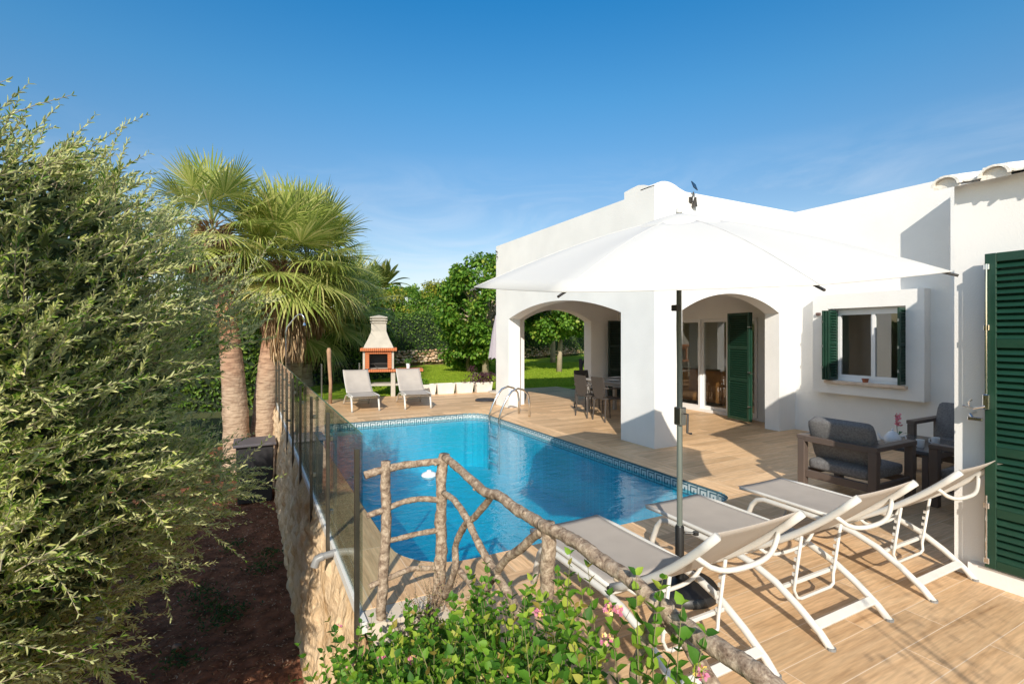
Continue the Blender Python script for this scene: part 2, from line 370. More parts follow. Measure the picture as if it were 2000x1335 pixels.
M_rock = mat('brown field stone', (.22, .14, .10), .95, bump=.8, bscale=12, bdist=.03, var=.3, vscale=5)
for k, (px, py, s, lab) in enumerate([(200, 1225, .22, 'half buried brown rock under the olive tree'), (345, 1262, .05, 'small pale stone on the dark soil')]):
    p = P(px, py, Z=-1.72); mb = MB(); mb.add(*rockmesh((0, 0, 0), s, k + 2)); o = mb.build('rock', M_rock, smooth=True); o.location = p; tag(o, lab, 'rock')

# ------------------------------------------------------------------ deck and pool
PX0, PX1, PY0, PY1 = 1.0, 4.52, 3.5, 10.05
def pool_outline(off=0, seg=7):
    x0, x1, y0, y1 = PX0 - off, PX1 + off, PY0 - off, PY1 + off
    pts = []
    for cx, cy, a0, r in ((x0, y0, 180, .5), (x1, y0, 270, .25), (x1, y1, 0, .42), (x0, y1, 90, .42)):
        ox = cx + (r if cx == x0 else -r); oy = cy + (r if cy == y0 else -r)
        for k in range(seg + 1):
            a = R(a0 + 90*k/seg); pts.append((ox + r*math.cos(a), oy + r*math.sin(a)))
    return pts
CW = .34
def ring(inner, outer):
    return inner, outer
mb = MB()
def deckbox(x0, x1, y0, y1): mb.box(x0, x1, y0, y1, -.12, 0)
cx0, cx1, cy0, cy1 = PX0 - CW, PX1 + CW, PY0 - CW, PY1 + CW
deckbox(1.1, cx1, -4, cy0); deckbox(cx1, 9.0, -4, 13.9); deckbox(.62, cx1, cy1, 13.9)
o = mb.build('terrace_deck', M_deck); tag(o, kind='structure')
# coping ring
inn = pool_outline(0, 7); n = len(inn)
def toout(p):
    x = min(max(p[0] + (-(CW) if p[0] < (PX0+PX1)/2 else CW) * 1, cx0), cx1); return x
out = []
for (x, y) in inn:
    mx_, my_ = (PX0+PX1)/2, (PY0+PY1)/2
    # project radially onto the outer rectangle
    dx, dy = x - mx_, y - my_; sx = (cx1 - mx_)/abs(dx) if abs(dx) > 1e-6 else 1e9; sy = (cy1 - my_)/abs(dy) if abs(dy) > 1e-6 else 1e9
    ox = x + math.copysign(CW, dx) if abs(abs(dx) - (PX1-mx_)) < 1e-3 else x
    out.append((cx1 if dx > 0 else cx0, y) if sx < sy else (x, cy1 if dy > 0 else cy0))
mb = MB(); 
# straight strips plus corner pieces
def strip(x0, x1, y0, y1): mb.box(x0, x1, y0, y1, -.05, .0)
def corner(cx, cy, r, qx, qy):
    ox, oy = cx - qx*r, cy - qy*r; arc = []
    for k in range(9):
        a = R(90*k/8); arc.append((ox + qx*r*math.cos(a), oy + qy*r*math.sin(a)))
    poly = arc + [(cx, cy)]
    mb.prism(poly, -.05, 0, 'z')
strip(.62, PX0, 3.16, cy1); strip(PX1, cx1, cy0, cy1); strip(PX0, PX1, PY1, cy1); strip(PX0, PX1, cy0, PY0)
corner(PX0, PY0, .5, -1, -1); corner(PX1, PY0, .25, 1, -1); corner(PX1, PY1, .42, 1, 1); corner(PX0, PY1, .42, -1, 1)
o = mb.build('pool_coping', M_cope); tag(o, kind='structure')
# basin
M_basin = mat('blue pool mosaic', (.03, .40, .62), .5)
ns, ls, bs = nodes(M_basin); tc = ns.new('ShaderNodeTexCoord'); vo = ns.new('ShaderNodeTexBrick'); vo.inputs['Scale'].default_value = 1; vo.inputs['Brick Width'].default_value = .03; vo.inputs['Row Height'].default_value = .03; vo.offset = 0
vo.inputs['Color1'].default_value = (.012, .40, .52, 1); vo.inputs['Color2'].default_value = (.03, .54, .65, 1); vo.inputs['Mortar'].default_value = (.10, .55, .66, 1); vo.inputs['Mortar Size'].default_value = .0015
ls.new(tc.outputs['Object'], vo.inputs[0]); ls.new(vo.outputs[0], bs.inputs['Base Color'])
ol = pool_outline(0, 7); n = len(ol); mb = MB()
depth = lambda y: -.85 - .3*(y - PY0)/(PY1 - PY0)
vs = [(x, y, -.0) for x, y in ol] + [(x, y, depth(y)) for x, y in ol]
mb.add(vs, [(i, (i+1) % n, (i+1) % n + n, i + n) for i in range(n)] + [tuple(range(n, 2*n))])
o = mb.build('pool_basin', M_basin); tag(o, kind='structure')
# corner steps
# greek key waterline tiles
mb = MB(); m_t = mat('white waterline tile', (.50, .55, .54), .3); m_k = mat('dark teal key tile', (.05, .12, .15), .3)
ol2 = pool_outline(-.006, 7); n = len(ol2); H0 = -.155
seg = [(ol2[i], ol2[(i+1) % n]) for i in range(n)]
mb.cur = 0
vs = [(x, y, -.004) for x, y in ol2] + [(x, y, H0) for x, y in ol2]
mb.add(vs, [(i, (i+1) % n, (i+1) % n + n, i + n) for i in range(n)])
mb.cur = 1
keys = [(0, 1, .88, 1), (0, 1, 0, .1), (.02, .12, .1, .88), (.12, .82, .70, .80), (.70, .82, .28, .70), (.36, .82, .22, .32), (.36, .48, .32, .52)]
per = .135
for a, b in seg:
    a = Vector(a); b = Vector(b); d = b - a; L = d.length; u = d / L; nn = Vector((-u.y, u.x)); k = max(1, round(L / per)); w = L / k
    for i in range(k):
        for (s0, s1, t0, t1) in keys:
            p = a + u*(i + s0)*w + nn*.002; q = a + u*(i + s1)*w + nn*.002
            z0 = H0 + (t0)*.15; z1 = H0 + t1*.15
            mb.add([(p.x, p.y, z0), (q.x, q.y, z0), (q.x, q.y, z1), (p.x, p.y, z1)], [(0, 1, 2, 3)])
o = mb.build('waterline_tiles', [m_t, m_k]); tag(o, kind='structure')
# water
def wbump(t, fr, go):
    nd, lk = t.nodes, t.links; tc = nd.new('ShaderNodeTexCoord'); mp = nd.new('ShaderNodeMapping'); mp.inputs['Scale'].default_value = (1, 1.6, 1); mp.inputs['Rotation'].default_value = (0, 0, .4); lk.new(tc.outputs['Object'], mp.inputs[0])
    n1 = nd.new('ShaderNodeTexNoise'); n1.inputs['Scale'].default_value = 6; n1.inputs['Detail'].default_value = 4; n1.inputs['Roughness'].default_value = .5; n1.inputs['Distortion'].default_value = .5; lk.new(mp.outputs[0], n1.inputs[0])
    n2 = nd.new('ShaderNodeTexNoise'); n2.inputs['Scale'].default_value = 22; n2.inputs['Detail'].default_value = 2; lk.new(mp.outputs[0], n2.inputs[0])
    hm = nd.new('ShaderNodeMath'); hm.operation = 'MULTIPLY_ADD'; hm.inputs[1].default_value = .16; lk.new(n2.outputs[0], hm.inputs[0]); lk.new(n1.outputs[0], hm.inputs[2])
    bp = nd.new('ShaderNodeBump'); bp.inputs['Strength'].default_value = .5; bp.inputs['Distance'].default_value = .019; lk.new(hm.outputs[0], bp.inputs['Height'])
    lk.new(bp.outputs[0], fr.inputs['Normal']); lk.new(bp.outputs[0], go.inputs['Normal'])
M_water = bpy.data.materials.new('pool water'); M_water.use_nodes = True; t = M_water.node_tree; t.nodes.remove(t.nodes['Principled BSDF'])
fr = t.nodes.new('ShaderNodeFresnel'); fr.inputs[0].default_value = 1.333; ge = t.nodes.new('ShaderNodeNewGeometry'); mi = t.nodes.new('ShaderNodeMix'); mi.inputs[2].default_value = 1.45; mi.inputs[3].default_value = 1/1.45
t.links.new(ge.outputs['Backfacing'], mi.inputs[0]); t.links.new(mi.outputs[0], fr.inputs[0]); rf = t.nodes.new('ShaderNodeBsdfTransparent'); rf.inputs[0].default_value = (.30, .87, .98, 1)
rr = t.nodes.new('ShaderNodeBsdfRefraction'); rr.inputs[0].default_value = (.30, .88, 1, 1); rr.inputs['IOR'].default_value = 1.2; rr.inputs['Roughness'].default_value = 0
go = t.nodes.new('ShaderNodeBsdfGlossy'); go.inputs['Roughness'].default_value = .01; wbump(t, fr, go)
t.links.new(go.inputs['Normal'].links[0].from_socket, rr.inputs['Normal'])
m1 = t.nodes.new('ShaderNodeMixShader'); m1.inputs[0].default_value = .12; t.links.new(rf.outputs[0], m1.inputs[1]); t.links.new(rr.outputs[0], m1.inputs[2])
m2 = t.nodes.new('ShaderNodeMixShader'); t.links.new(fr.outputs[0], m2.inputs[0]); t.links.new(m1.outputs[0], m2.inputs[1]); t.links.new(go.outputs[0], m2.inputs[2]); t.links.new(m2.outputs[0], t.nodes['Material Output'].inputs[0])
me = bpy.data.meshes.new('pool_water'); me.from_pydata([(x, y, -.10) for x, y in pool_outline(-.008, 7)], [], [tuple(range(n))]); me.materials.append(M_water)
o = bpy.data.objects.new('pool_water', me); C.objects.link(o); tag(o, kind='structure')

# ------------------------------------------------------------------ retaining wall
M_rwall = mat('rough lime plastered stone', (.60, .47, .33), .95, spec=.1, bump=1, bscale=9, bdist=.05)
ns, ls, bs = nodes(M_rwall); tc = ns.new('ShaderNodeTexCoord'); n1 = ns.new('ShaderNodeTexNoise'); n1.inputs['Scale'].default_value = 2.2; n1.inputs['Detail'].default_value = 8; n1.inputs['Roughness'].default_value = .7
ls.new(tc.outputs['Object'], n1.inputs[0]); r = ramp(M_rwall.node_tree, [(.28, (.34, .16, .07)), (.40, (.56, .37, .20)), (.52, (.70, .51, .32)), (.75, (.76, .60, .42))]); ls.new(n1.outputs[0], r.inputs[0]); ls.new(r.outputs[0], bs.inputs['Base Color'])
V = []; nz = 60; ysr = list(np.linspace(-2, 2.5, 60)) + list(np.linspace(2.53, 8, 210)) + list(np.linspace(8.06, 13.9, 100))
for y in ysr:
    for k in range(nz):
        z = -1.9 + 1.84*k/(nz-1); e_ = min(1, (nz-1-k)/4); vc = mn.voronoi(Vector((y*3.6, z*4.6, 1.7)))[0]; x = .598 - .09*(1 - k/(nz-1)) - e_*(.05*abs(mn.noise(Vector((y*1.4, z*1.6, 0)))) + .02*mn.noise(Vector((y*7, z*7, 2))) + .075*min(.55, vc[1]-vc[0]))
        V.append((x, y, z))
Fc = [(j*nz+k, j*nz+k+1, (j+1)*nz+k+1, (j+1)*nz+k) for j in range(len(ysr)-1) for k in range(nz-1)]
nb = len(V)
o_w = empty('retaining_wall', 'rough plastered retaining wall below the glass fence', 'wall', (0, 0, 0))
np_mesh('plastered_face', V, Fc, M_rwall, o_w, smooth=True)
mb = MB(); mb.box(.60, .62, 3.16, 13.89, -1.9, -.13); mb.box(.588, .618, 3.0, 13.9, -.055, .010); mb.build('edge_trim', mat('white edge strip', (.72, .70, .66), .6), o_w)
# south side of the terrace beside the steps: cream plinth and planting bed
mb = MB(); mb.box(.62, 1.1, 2.98, 3.159, -.9, -.004); mb.box(1.02, 1.099, -4, 2.98, -.9, -.004)
mb.build('plinth', mat('cream plinth', (.68, .58, .46), .8, bump=.3, bscale=20, var=.08), o_w)
o = sheet('planting_bed', list(np.linspace(.52, 1.02, 14)), list(np.linspace(-2, 2.98, 60)), lambda x, y: -.32 + .05*noiz(x, y, 6), M_soil); tag(o, kind='structure')
mb = MB(); mb.box(-1.4, .5, -4, .55, -1.9, -.02); o = mb.build('stone_landing', mat('landing stone', (.5, .42, .33), .85, var=.1)); tag(o, kind='structure')

# ------------------------------------------------------------------ house
house = empty('villa', 'white single storey villa with arched porch and flat roof', 'house', (5.36, 5.6, 0))
def hb(mb, name, m, parent=house, **k):
    o = mb.build(name, m, parent, **k); o.location = -Vector((5.36, 5.6, 0)); return o
def arch(x0, x1, spring, crown, n=28):
    w = (x1 - x0)/2; h = crown - spring; r = (w*w + h*h)/(2*h); cz = crown - r; a = math.asin(w/r); c = (x0+x1)/2
    return [(c + r*math.sin(-a + 2*a*k/n), cz + r*math.cos(-a + 2*a*k/n)) for k in range(n+1)]
def archwall(u0, u1, top, a0, a1, spring, crown):
    tops = top if isinstance(top, list) else [(u1, top), (u0, top)]
    return [(u0, 0), (a0, 0)] + arch(a0, a1, spring, crown) + [(a1, 0), (u1, 0)] + tops
# left wall, with the raised end near the corner
bump_top = [(11.0, 3.87), (6.28, 3.885), (6.28, 4.0), (6.1, 4.02), (5.95, 4.03), (5.82, 4.0), (5.7, 3.945), (5.6, 3.94)]
mb = MB(); mb.prism(archwall(5.6, 11.0, bump_top, 6.36, 10.33, 2.07, 2.375), 5.36, 5.66, 'x'); hb(mb, 'wall', M_wall, auto=35)
fx = [(8.95, 3.92), (6.0, 3.925), (5.86, 3.965), (5.78, 4.0), (5.70, 4.02), (5.66, 4.025)]
mb = MB(); mb.prism(archwall(5.66, 8.95, fx, 5.93, 8.30, 2.085, 2.385), 5.6, 5.88, 'y'); hb(mb, 'wall', M_wall, auto=35)
mb = MB(); mb.prism(archwall(5.66, 8.9, 3.87, 5.97, 8.0, 2.06, 2.35), 10.68, 11.0, 'y'); hb(mb, 'wall', M_wall, auto=35)
# dome on the corner
mb = MB(); mb.prism([(5.36 , 3.93), (5.36, 3.945), (5.42, 3.985), (5.5, 4.015), (5.58, 4.028), (5.66, 4.027), (5.66, 3.93)], 5.598, 5.9, 'y'); hb(mb, 'wall_cap', M_wall, auto=40)
# door wall with opening
DY0, DY1 = 6.45, 9.95
mb = MB(); mb.box(8.9, 9.1, 5.88, DY0, 0, 2.6); mb.box(8.9, 9.1, DY1, 10.68, 0, 2.6); mb.box(8.9, 9.1, DY0, DY1, 2.06, 2.6); hb(mb, 'wall', M_wall)
mb = MB(); mb.box(5.66, 9.1, 5.88, 10.68, 2.6, 2.8); hb(mb, 'ceiling', M_ceil)
mb = MB(); mb.box(5.66, 13.5, 5.88, 10.99, 3.5, 3.68); mb.box(8.96, 13.5, -1, 5.88, 3.5, 3.68); hb(mb, 'roof', mat('roof slab', (.6, .58, .55), .9))
# window wall (X=8.75) with window opening
WY0, WY1, WZ0, WZ1 = 3.80, 4.92, .955, 2.135
def holed(mb, x0, x1, y0, y1, z0, z1):
    mb.box(x0, x1, y0, WY0, z0, z1); mb.box(x0, x1, WY1, y1, z0, z1); mb.box(x0, x1, WY0, WY1, z0, WZ0); mb.box(x0, x1, WY0, WY1, WZ1, z1)
mb = MB(); holed(mb, 8.75, 8.95, 2.0, 5.6, 0, 3.92); hb(mb, 'wall', M_wall)
mb = MB(); holed(mb, 8.57, 8.749, 3.57, 5.17, .735, 2.375); hb(mb, 'window_surround', M_wall)
mb = MB(); mb.box(8.26, 8.748, .5, 3.15, 0, 3.77); hb(mb, 'wall', M_wall)
# body at the back, seen only from the side; openings added to light the room
mb = MB(); mb.box(9.1, 13.5, 10.8, 10.98, 0, 3.87); mb.box(13.5, 13.7, -1, 4, 0, 3.87); mb.box(13.5, 13.7, 5, 7, 0, 3.87); mb.box(13.5, 13.7, 9.5, 11, 0, 3.87); mb.box(13.5, 13.7, 4, 5, 2.1, 3.87); mb.box(13.5, 13.7, 4, 5, 0, 1); mb.box(13.5, 13.7, 7, 9.5, 2.1, 3.87); hb(mb, 'wall', M_wall)
# interior room, matching openings added in its unseen rear wall to let light in
mb = MB(); mb.box(9.1, 13.5, 10.5, 10.79, 0, 3.5); mb.box(13.2, 13.49, 2.0, 4, 0, 3.5); mb.box(13.2, 13.49, 5, 7, 0, 3.5); mb.box(13.2, 13.49, 9.5, 10.5, 0, 3.5); mb.box(13.2, 13.49, 7, 9.5, 2.1, 3.5); mb.box(13.2, 13.49, 4, 5, 2.1, 3.5); mb.box(13.2, 13.49, 4, 5, 0, 1); mb.box(8.95, 13.2, 5.885, 6.1, 0, 3.49); mb.box(8.951, 13.2, 2.0, 2.2, 0, 3.49); hb(mb, 'inner_wall', M_inner)
mb = MB(); mb.box(8.951, 13.2, 2.2, 10.5, -.05, .02); hb(mb, 'room_floor', mat('terracotta floor', (.25, .12, .06), .35, var=.1))
mb = MB(); mb.box(9.1, 13.2, 6.1, 10.5, 2.6, 2.8); mb.box(8.951, 13.2, 2.2, 5.885, 2.6, 2.8); hb(mb, 'inner_ceiling', M_ceil)
# sliding doors
def sliding(y0, y1, x):
    fr_ = MB(); fr_.box(x-.03, x+.03, y0, y0+.055, .06, 2.05); fr_.box(x-.03, x+.03, y1-.055, y1, .06, 2.05)
    fr_.box(x-.03, x+.03, y0+.055, y1-.055, .06, .13); fr_.box(x-.03, x+.03, y0+.055, y1-.055, 1.985, 2.05)
    d = fr_.build('door', M_alu, house); d.location = -Vector((5.36, 5.6, 0))
    g = MB(); g.box(x-.004, x+.004, y0+.056, y1-.056, .131, 1.984); p = g.build('pane', M_pane, d)
    return d
for k, (a, b2) in enumerate([(6.5, 7.22), (7.2, 7.93), (7.91, 8.63), (8.61, 9.3), (9.28, 9.93)]): sliding(a, b2, 8.96 + .065*(k % 2))
mb = MB(); mb.box(8.92, 9.08, DY0, DY1, -.01, .06); hb(mb, 'door_sill', M_alu)
mb = MB(); mb.box(8.905, 9.08, DY0, DY1, 2.051, 2.075); hb(mb, 'door_frame', M_alu)
# shutters
def shutter(mbf, w, h, t=.035, nsl=None, st=.055, rails=(.36, .66), ang=52, M=None):
    """panel in local x (0..w), z (0..h), y thickness"""
    M = M or Matrix()
    mbf.rbox(0, st, -t/2, t/2, 0, h, .003, M); mbf.rbox(w-st, w, -t/2, t/2, 0, h, .003, M)
    zr = [0] + [r_*h for r_ in rails] + [h-st]
    for z in zr: mbf.rbox(st, w-st, -t/2+.001, t/2-.001, z, z+st, .003, M)
    for i in range(len(zr)-1):
        a = zr[i]+st; b2 = zr[i+1]; n_ = max(1, int((b2-a)/.042)); dz = (b2-a)/n_
        for k in range(n_):
            zc = a + dz*(k+.5); Q = M @ Matrix.Translation((0, 0, zc)) @ Matrix.Rotation(R(ang), 4, 'X')
            mbf.box(st-.003, w-st+.003, -.029, .029, -.0035, .0035, Q)
def frameM(org, ux, up=(0, 0, 1)):
    x = Vector(ux).normalized(); z = Vector(up); y = z.cross(x); M = Matrix((x, y, z)).transposed().to_4x4(); M.translation = Vector(org); return M
# porch shutter folded beside the doors
mb = MB(); shutter(mb, .60, 2.08, M=frameM((8.49, 6.82, .05), (-.13, -.58, 0))); shutter(mb, .60, 2.08, M=frameM((8.55, 6.82, .05), (-.13, -.58, 0)))
s1 = hb(mb, 'shutter', M_green)
for z in (.35, 1.85): mb = MB(); mb.bar(Vector((8.36, 6.225, z)), Vector((8.31, 6.22, z)), .05, .02); mb.build('hinge', M_steel, s1)
mb = MB(); mb.bar(Vector((8.36, 6.225, 1.0)), Vector((8.31, 6.22, 1.0)), .05, .02)
mb.tube([(8.325, 6.23, 1.0), (8.30, 6.15, .97), (8.30, 6.1, .99)], .008, 6); mb.build('latch', M_steel, s1)
# shutter at the far end of the porch
mb = MB(); shutter(mb, .5, 2.05, M=frameM((8.38, 10.45, .03), (1, 0, 0))); hb(mb, 'shutter', M_dkgreen)
# window: frames, panes, sill, folded shutters
wf = MB(); x = 8.70
for y0, y1 in ((3.86, 4.30), (4.28, 4.82)):
    f_ = .042; wf.box(x-.025, x+.025, y0, y0+f_, .99, 2.09); wf.box(x-.025, x+.025, y1-f_, y1, .99, 2.09); wf.box(x-.0245, x+.0245, y0+f_, y1-f_, .99, 1.05); wf.box(x-.0245, x+.0245, y0+f_, y1-f_, 2.03, 2.09)
    x += .012
win = MB(); win.v = wf.v; win.f = wf.f; win.mi = wf.mi; win = hb(win, 'window', M_alu)
g = MB(); g.box(8.698, 8.702, 3.903, 4.257, 1.05, 2.03); g.box(8.71, 8.714, 4.323, 4.777, 1.05, 2.03); g.build('pane', M_pane, win)
mb = MB(); mb.box(8.68, 8.73, 3.801, 3.86, .956, 2.134); mb.box(8.68, 8.73, 4.825, 4.919, .956, 2.134); mb.box(8.685, 8.73, 3.86, 4.825, .956, .99); mb.box(8.685, 8.73, 3.86, 4.825, 2.09, 2.134); mb.build('frame', M_alu, win)
mb = MB(); mb.rbox(8.50, 8.68, 3.77, 4.95, .905, .954, .006); mb.build('sill', M_stone, win)
for ya, dirs, n_ in ((4.905, -1, 3), (3.815, 1, 1)):
    for k in range(n_):
        mb = MB(); y = ya + dirs*.038*k; shutter(mb, .235, 1.14, t=.03, rails=(.5,), st=.04, M=frameM((8.40 + .012*k, y, .965), (1, .04*dirs, 0))); s_ = hb(mb, 'shutter', M_green)
        if k == 0:
            for z in (1.15, 1.5, 1.9): mb = MB(); mb.box(8.385, 8.4, y-.01, y+.01, z, z+.04); mb.build('hinge', M_steel, s_)
mb = MB(); mb.rbox(8.53, 8.569, 5.03, 5.10, 2.03, 2.08, .005); hb(mb, 'wall_vent', mat('brown vent', (.12, .07, .06), .6))
mb = MB(); mb.tube([(5.345, 10.9, 3.72), (5.30, 10.9, 3.74), (5.30, 10.85, 3.70)], .012, 6); mb.tube([(5.345, 10.88, 3.6), (5.29, 10.88, 3.58)], .012, 6); hb(mb, 'cable_bracket', M_dark)
# --- near wing at the right edge of the photograph
WX = 4.516
sl = .21
mb = MB(); mb.prism([(WX, 0), (WX, 2.775), (8.25, 2.775 + sl*(8.25-WX)), (8.25, 0)], -4, 1.70, 'y'); hb(mb, 'wing_wall', M_wall2)
mb = MB(); mb.box(4.45, WX-.001, -4, 1.60, 0, .115); hb(mb, 'wing_plinth', M_wall2)
M_tile = mat('whitewashed clay tile', (.74, .70, .64), .9, bump=.8, bscale=35, bdist=.01, var=.1, vscale=14)
mb = MB(); prof = []
def tile(mb, yc, up, n_=10, r_=.085, xe=4.37, over=0):
    """half round roof tile running up the slope (+X)"""
    sgn = 1 if up else -1
    for i, (xa, xb) in enumerate([(xe + over, 5.0), (5.0, 5.8), (5.8, 6.6), (6.6, 7.4), (7.4, 8.25)]):
        vs = []
        for x in (xa, xb):
            zc = 2.79 + sl*(x-WX) + (.0 if up else .065)
            for rr_ in (r_, r_-.016):
                for k in range(n_+1):
                    a = math.pi*k/n_; vs.append((x, yc + rr_*math.cos(a), zc + sgn*rr_*math.sin(a)*.85 + .01*(rr_ == 0)))
        m_ = n_+1; fs = []
        for k in range(n_):
            fs += [(k, k+1, 2*m_+k+1, 2*m_+k), (m_+k, 3*m_+k, 3*m_+k+1, m_+k+1), (k, m_+k, m_+k+1, k+1), (2*m_+k, 2*m_+k+1, 3*m_+k+1, 3*m_+k)]
        fs += [(0, 2*m_, 3*m_, m_), (n_, m_+n_, 3*m_+n_, 2*m_+n_)]
        mb.add(vs, fs)
        if i == 0 and up:
            xf = xe + over + .035; zc = 2.79 + sl*(xf-WX)
            mb.add([(xf, yc + r_*.93*math.cos(math.pi*k/n_), zc - .02 + r_*.93*math.sin(math.pi*k/n_)*.85) for k in range(n_+1)], [tuple(range(n_+1))])
yy = 1.70; k = 0
while yy > -3.9:
    tile(mb, yy, True, over=.01*math.sin(k*2.3)); tile(mb, yy - .13, False, r_=.08, xe=4.40, over=.01*math.cos(k*3.1)); yy -= .26; k += 1
hb(mb, 'roof_tiles', M_tile, auto=50)
# big green shutter on the wing
mb = MB(); shutter(mb, .50, 2.12, t=.04, nsl=40, st=.06, rails=(.165, .36, .70), M=frameM((4.44, 1.50, .13), (0, -1, 0))); shutter(mb, .50, 2.12, t=.04, st=.06, rails=(.165, .36, .70), M=frameM((4.44, .99, .13), (0, -1, 0)))
bs_ = hb(mb, 'shutter', M_green); bs_['label'] = 'tall green louvred shutter open against the white wall'
mb = MB(); mb.tube([(4.405, 1.485, .16), (4.405, 1.485, .62)], .006, 8); mb.rbox(4.40, 4.42, 1.47, 1.50, .16, .20, .003); mb.rbox(4.40, 4.42, 1.47, 1.50, .53, .57, .003); mb.build('bolt_rod', M_chrome, bs_).location = (-5.36 + 5.36, 0, 0)
mb = MB(); mb.tube([(4.405, 1.485, 1.25), (4.405, 1.485, 2.18)], .006, 8)
for z in (1.27, 1.75, 2.16): mb.rbox(4.40, 4.42, 1.47, 1.50, z-.02, z+.02, .003)
mb.rbox(4.385, 4.42, 1.465, 1.50, 1.20, 1.30, .004); mb.tube([(4.39, 1.49, 1.22), (4.37, 1.54, 1.20), (4.38, 1.60, 1.21)], .008, 8); mb.build('bolt_rod', M_chrome, bs_)
mb = MB(); mb.tube([(WX, 1.58, 1.16), (4.43, 1.58, 1.15), (4.40, 1.55, 1.13)], .009, 8); mb.rbox(4.385, 4.40, 1.50, 1.58, 1.115, 1.14, .004); mb.tube([(WX, 1.60, 1.19), (4.47, 1.60, 1.19), (4.46, 1.60, 1.23), (4.47, 1.585, 1.25)], .006, 8); hb(mb, 'shutter_catch', M_chrome)

# interior furniture: cabinet and a dining chair seen through the doors
M_oak = mat('orange oak', (.38, .17, .05), .45, var=.15, vscale=5)
o = empty('sideboard', 'orange wooden sideboard inside behind the sliding doors', 'sideboard', (9.75, 8.6, .02))
mb = MB(); mb.rbox(-.2, .25, -.9, .9, .1, .8, .01); mb.build('cabinet', M_oak, o); mb = MB(); mb.rbox(-.23, .27, -.93, .93, .8, .84, .006); mb.build('top', M_oak, o)
for sx in (-.17, .2):
    for sy in (-.85, .85): mb = MB(); mb.box(sx-.02, sx+.02, sy-.02, sy+.02, 0, .1); mb.build('leg', M_oak, o)

# ------------------------------------------------------------------ solar spotlight
o = empty('solar_spotlight', 'small black solar spotlight with panel on the roof edge', 'spotlight', (6.1, 5.6, 3.80))
mb = MB(); mb.box(-.03, .03, -.03, 0, -.03, .05); mb.tube([(0, -.03, .02), (.0, -.06, .05), (.01, -.06, .12)], .01, 8); mb.build('bracket', M_dark, o)
mb = MB(); M_ = Matrix.Translation((.03, -.06, .22)) @ Matrix.Rotation(R(25), 4, 'Y') @ Matrix.Rotation(R(55), 4, 'X'); mb.rbox(-.05, .05, -.085, .085, -.007, .007, .003, M_); mb.build('panel', mat('solar panel', (.02, .03, .05), .2), o)
mb = MB(); M_ = Matrix.Translation((.04, -.07, .04)) @ Matrix.Rotation(R(200), 4, 'X') @ Matrix.Rotation(R(12), 4, 'Y'); mb.lathe([(.018, 0), (.022, .04), (.045, .13), (.048, .14), (.03, .135)], 16, M=M_); mb.build('lamp_head', M_dark, o, auto=40)

# ------------------------------------------------------------------ big white parasol
umb = empty('parasol', 'large open white parasol on a dark pole between the loungers', 'parasol', (2.55, 2.43, 0))
K = .869
UC = Vector((2.985, 2.851, 0)); C0 = Vector((2.985*K, 2.851*K, 1.7 + (2.157-1.7)*K)); RR = 1.606*K; HH = .47*K
ax = Vector((-.109, -.105, 1)).normalized(); u = Vector((CY, -SY, 0)); u = (u - ax*u.dot(ax)).normalized(); v = ax.cross(u); PH = -.314
def canopy(Rr, Hh, base, sag=.04, n=8, m_=8, phase=0, r0=0.0, edge=0):
    """ruled octagonal cone, ribs slightly arched, panels sagging between them; a short valance"""
    V = []; Fc = []; sub = 6; cols = n*sub
    for i in range(m_+1):
        tt = r0 + (1-r0)*i/m_
        for j in range(cols):
            a0 = -math.pi/2 + PH + (math.floor(j/sub) - 1.5)*2*math.pi/n; a1 = a0 + 2*math.pi/n; w = (j % sub)/sub
            p0 = u*math.cos(a0) + v*math.sin(a0); p1 = u*math.cos(a1) + v*math.sin(a1); q = p0.lerp(p1, w)
            hgt = Hh*(1 - tt) + .10*Hh*math.sin(math.pi*tt) - sag*4*w*(1-w)*tt*(1.2-tt)
            V.append(base + q*Rr*tt*(1 - .03*4*w*(1-w)*(tt > .95)) + ax*hgt)
    for i in range(m_):
        for j in range(cols):
            k = (j+1) % cols; Fc.append((i*cols+j, i*cols+k, (i+1)*cols+k, (i+1)*cols+j))
    return V, Fc
V, Fc = canopy(RR, HH, C0, r0=.14); mb = MB(); mb.add(V, Fc); cp = mb.build('canopy', M_canvas, umb, auto=30); cp.location = -umb.location
for k in range(8):
    a = -math.pi/2 + PH + (k-1.5)*2*math.pi/8; q = u*math.cos(a) + v*math.sin(a)
    mb = MB(); mb.tube([C0 + q*RR*t_ + ax*(HH*(1-t_) + .10*HH*math.sin(math.pi*t_) + .0005) for t_ in (.14, .3, .45, .6, .75, .9, 1.0)], .0022, 6); sm_ = mb.build('seam', M_canvas, umb); sm_.location = -umb.location
M_x = None
md = cp.modifiers.new('thick', 'SOLIDIFY'); md.thickness = .003
V, Fc = canopy(RR*.24, HH*.24, C0 + ax*(HH*.80), sag=-.012, m_=4, r0=.02); mb = MB(); mb.add(V, Fc); ct = mb.build('vent_cap', M_canvas, umb, auto=30); ct.location = -umb.location
ct.modifiers.new('thick', 'SOLIDIFY').thickness = .003
mb = MB(); top = C0 + ax*(HH*1.02); mb.lathe([(.012, 0), (.022, .01), (.018, .035), (.006, .05)], 12, c=top); f_ = mb.build('finial', M_white, umb, auto=40); f_.location = -umb.location
for k in range(8):
    a = -math.pi/2 + PH + (k-1.5)*2*math.pi/8; tip = C0 + (u*math.cos(a) + v*math.sin(a))*RR*1.0 - ax*.012; ap = C0 + ax*(HH*.93)
    mid = ap.lerp(tip, .5) + ax*.10*HH - ax*.02
    mb = MB(); mb.tube([ap, mid, tip, tip + (tip-mid).normalized()*.03], .007, 6); mb.tube([C0 + ax*(.10) + (u*math.cos(a)+v*math.sin(a))*.03, mid], .006, 6)
    rb = mb.build('rib', M_dark, umb); rb.location = -umb.location
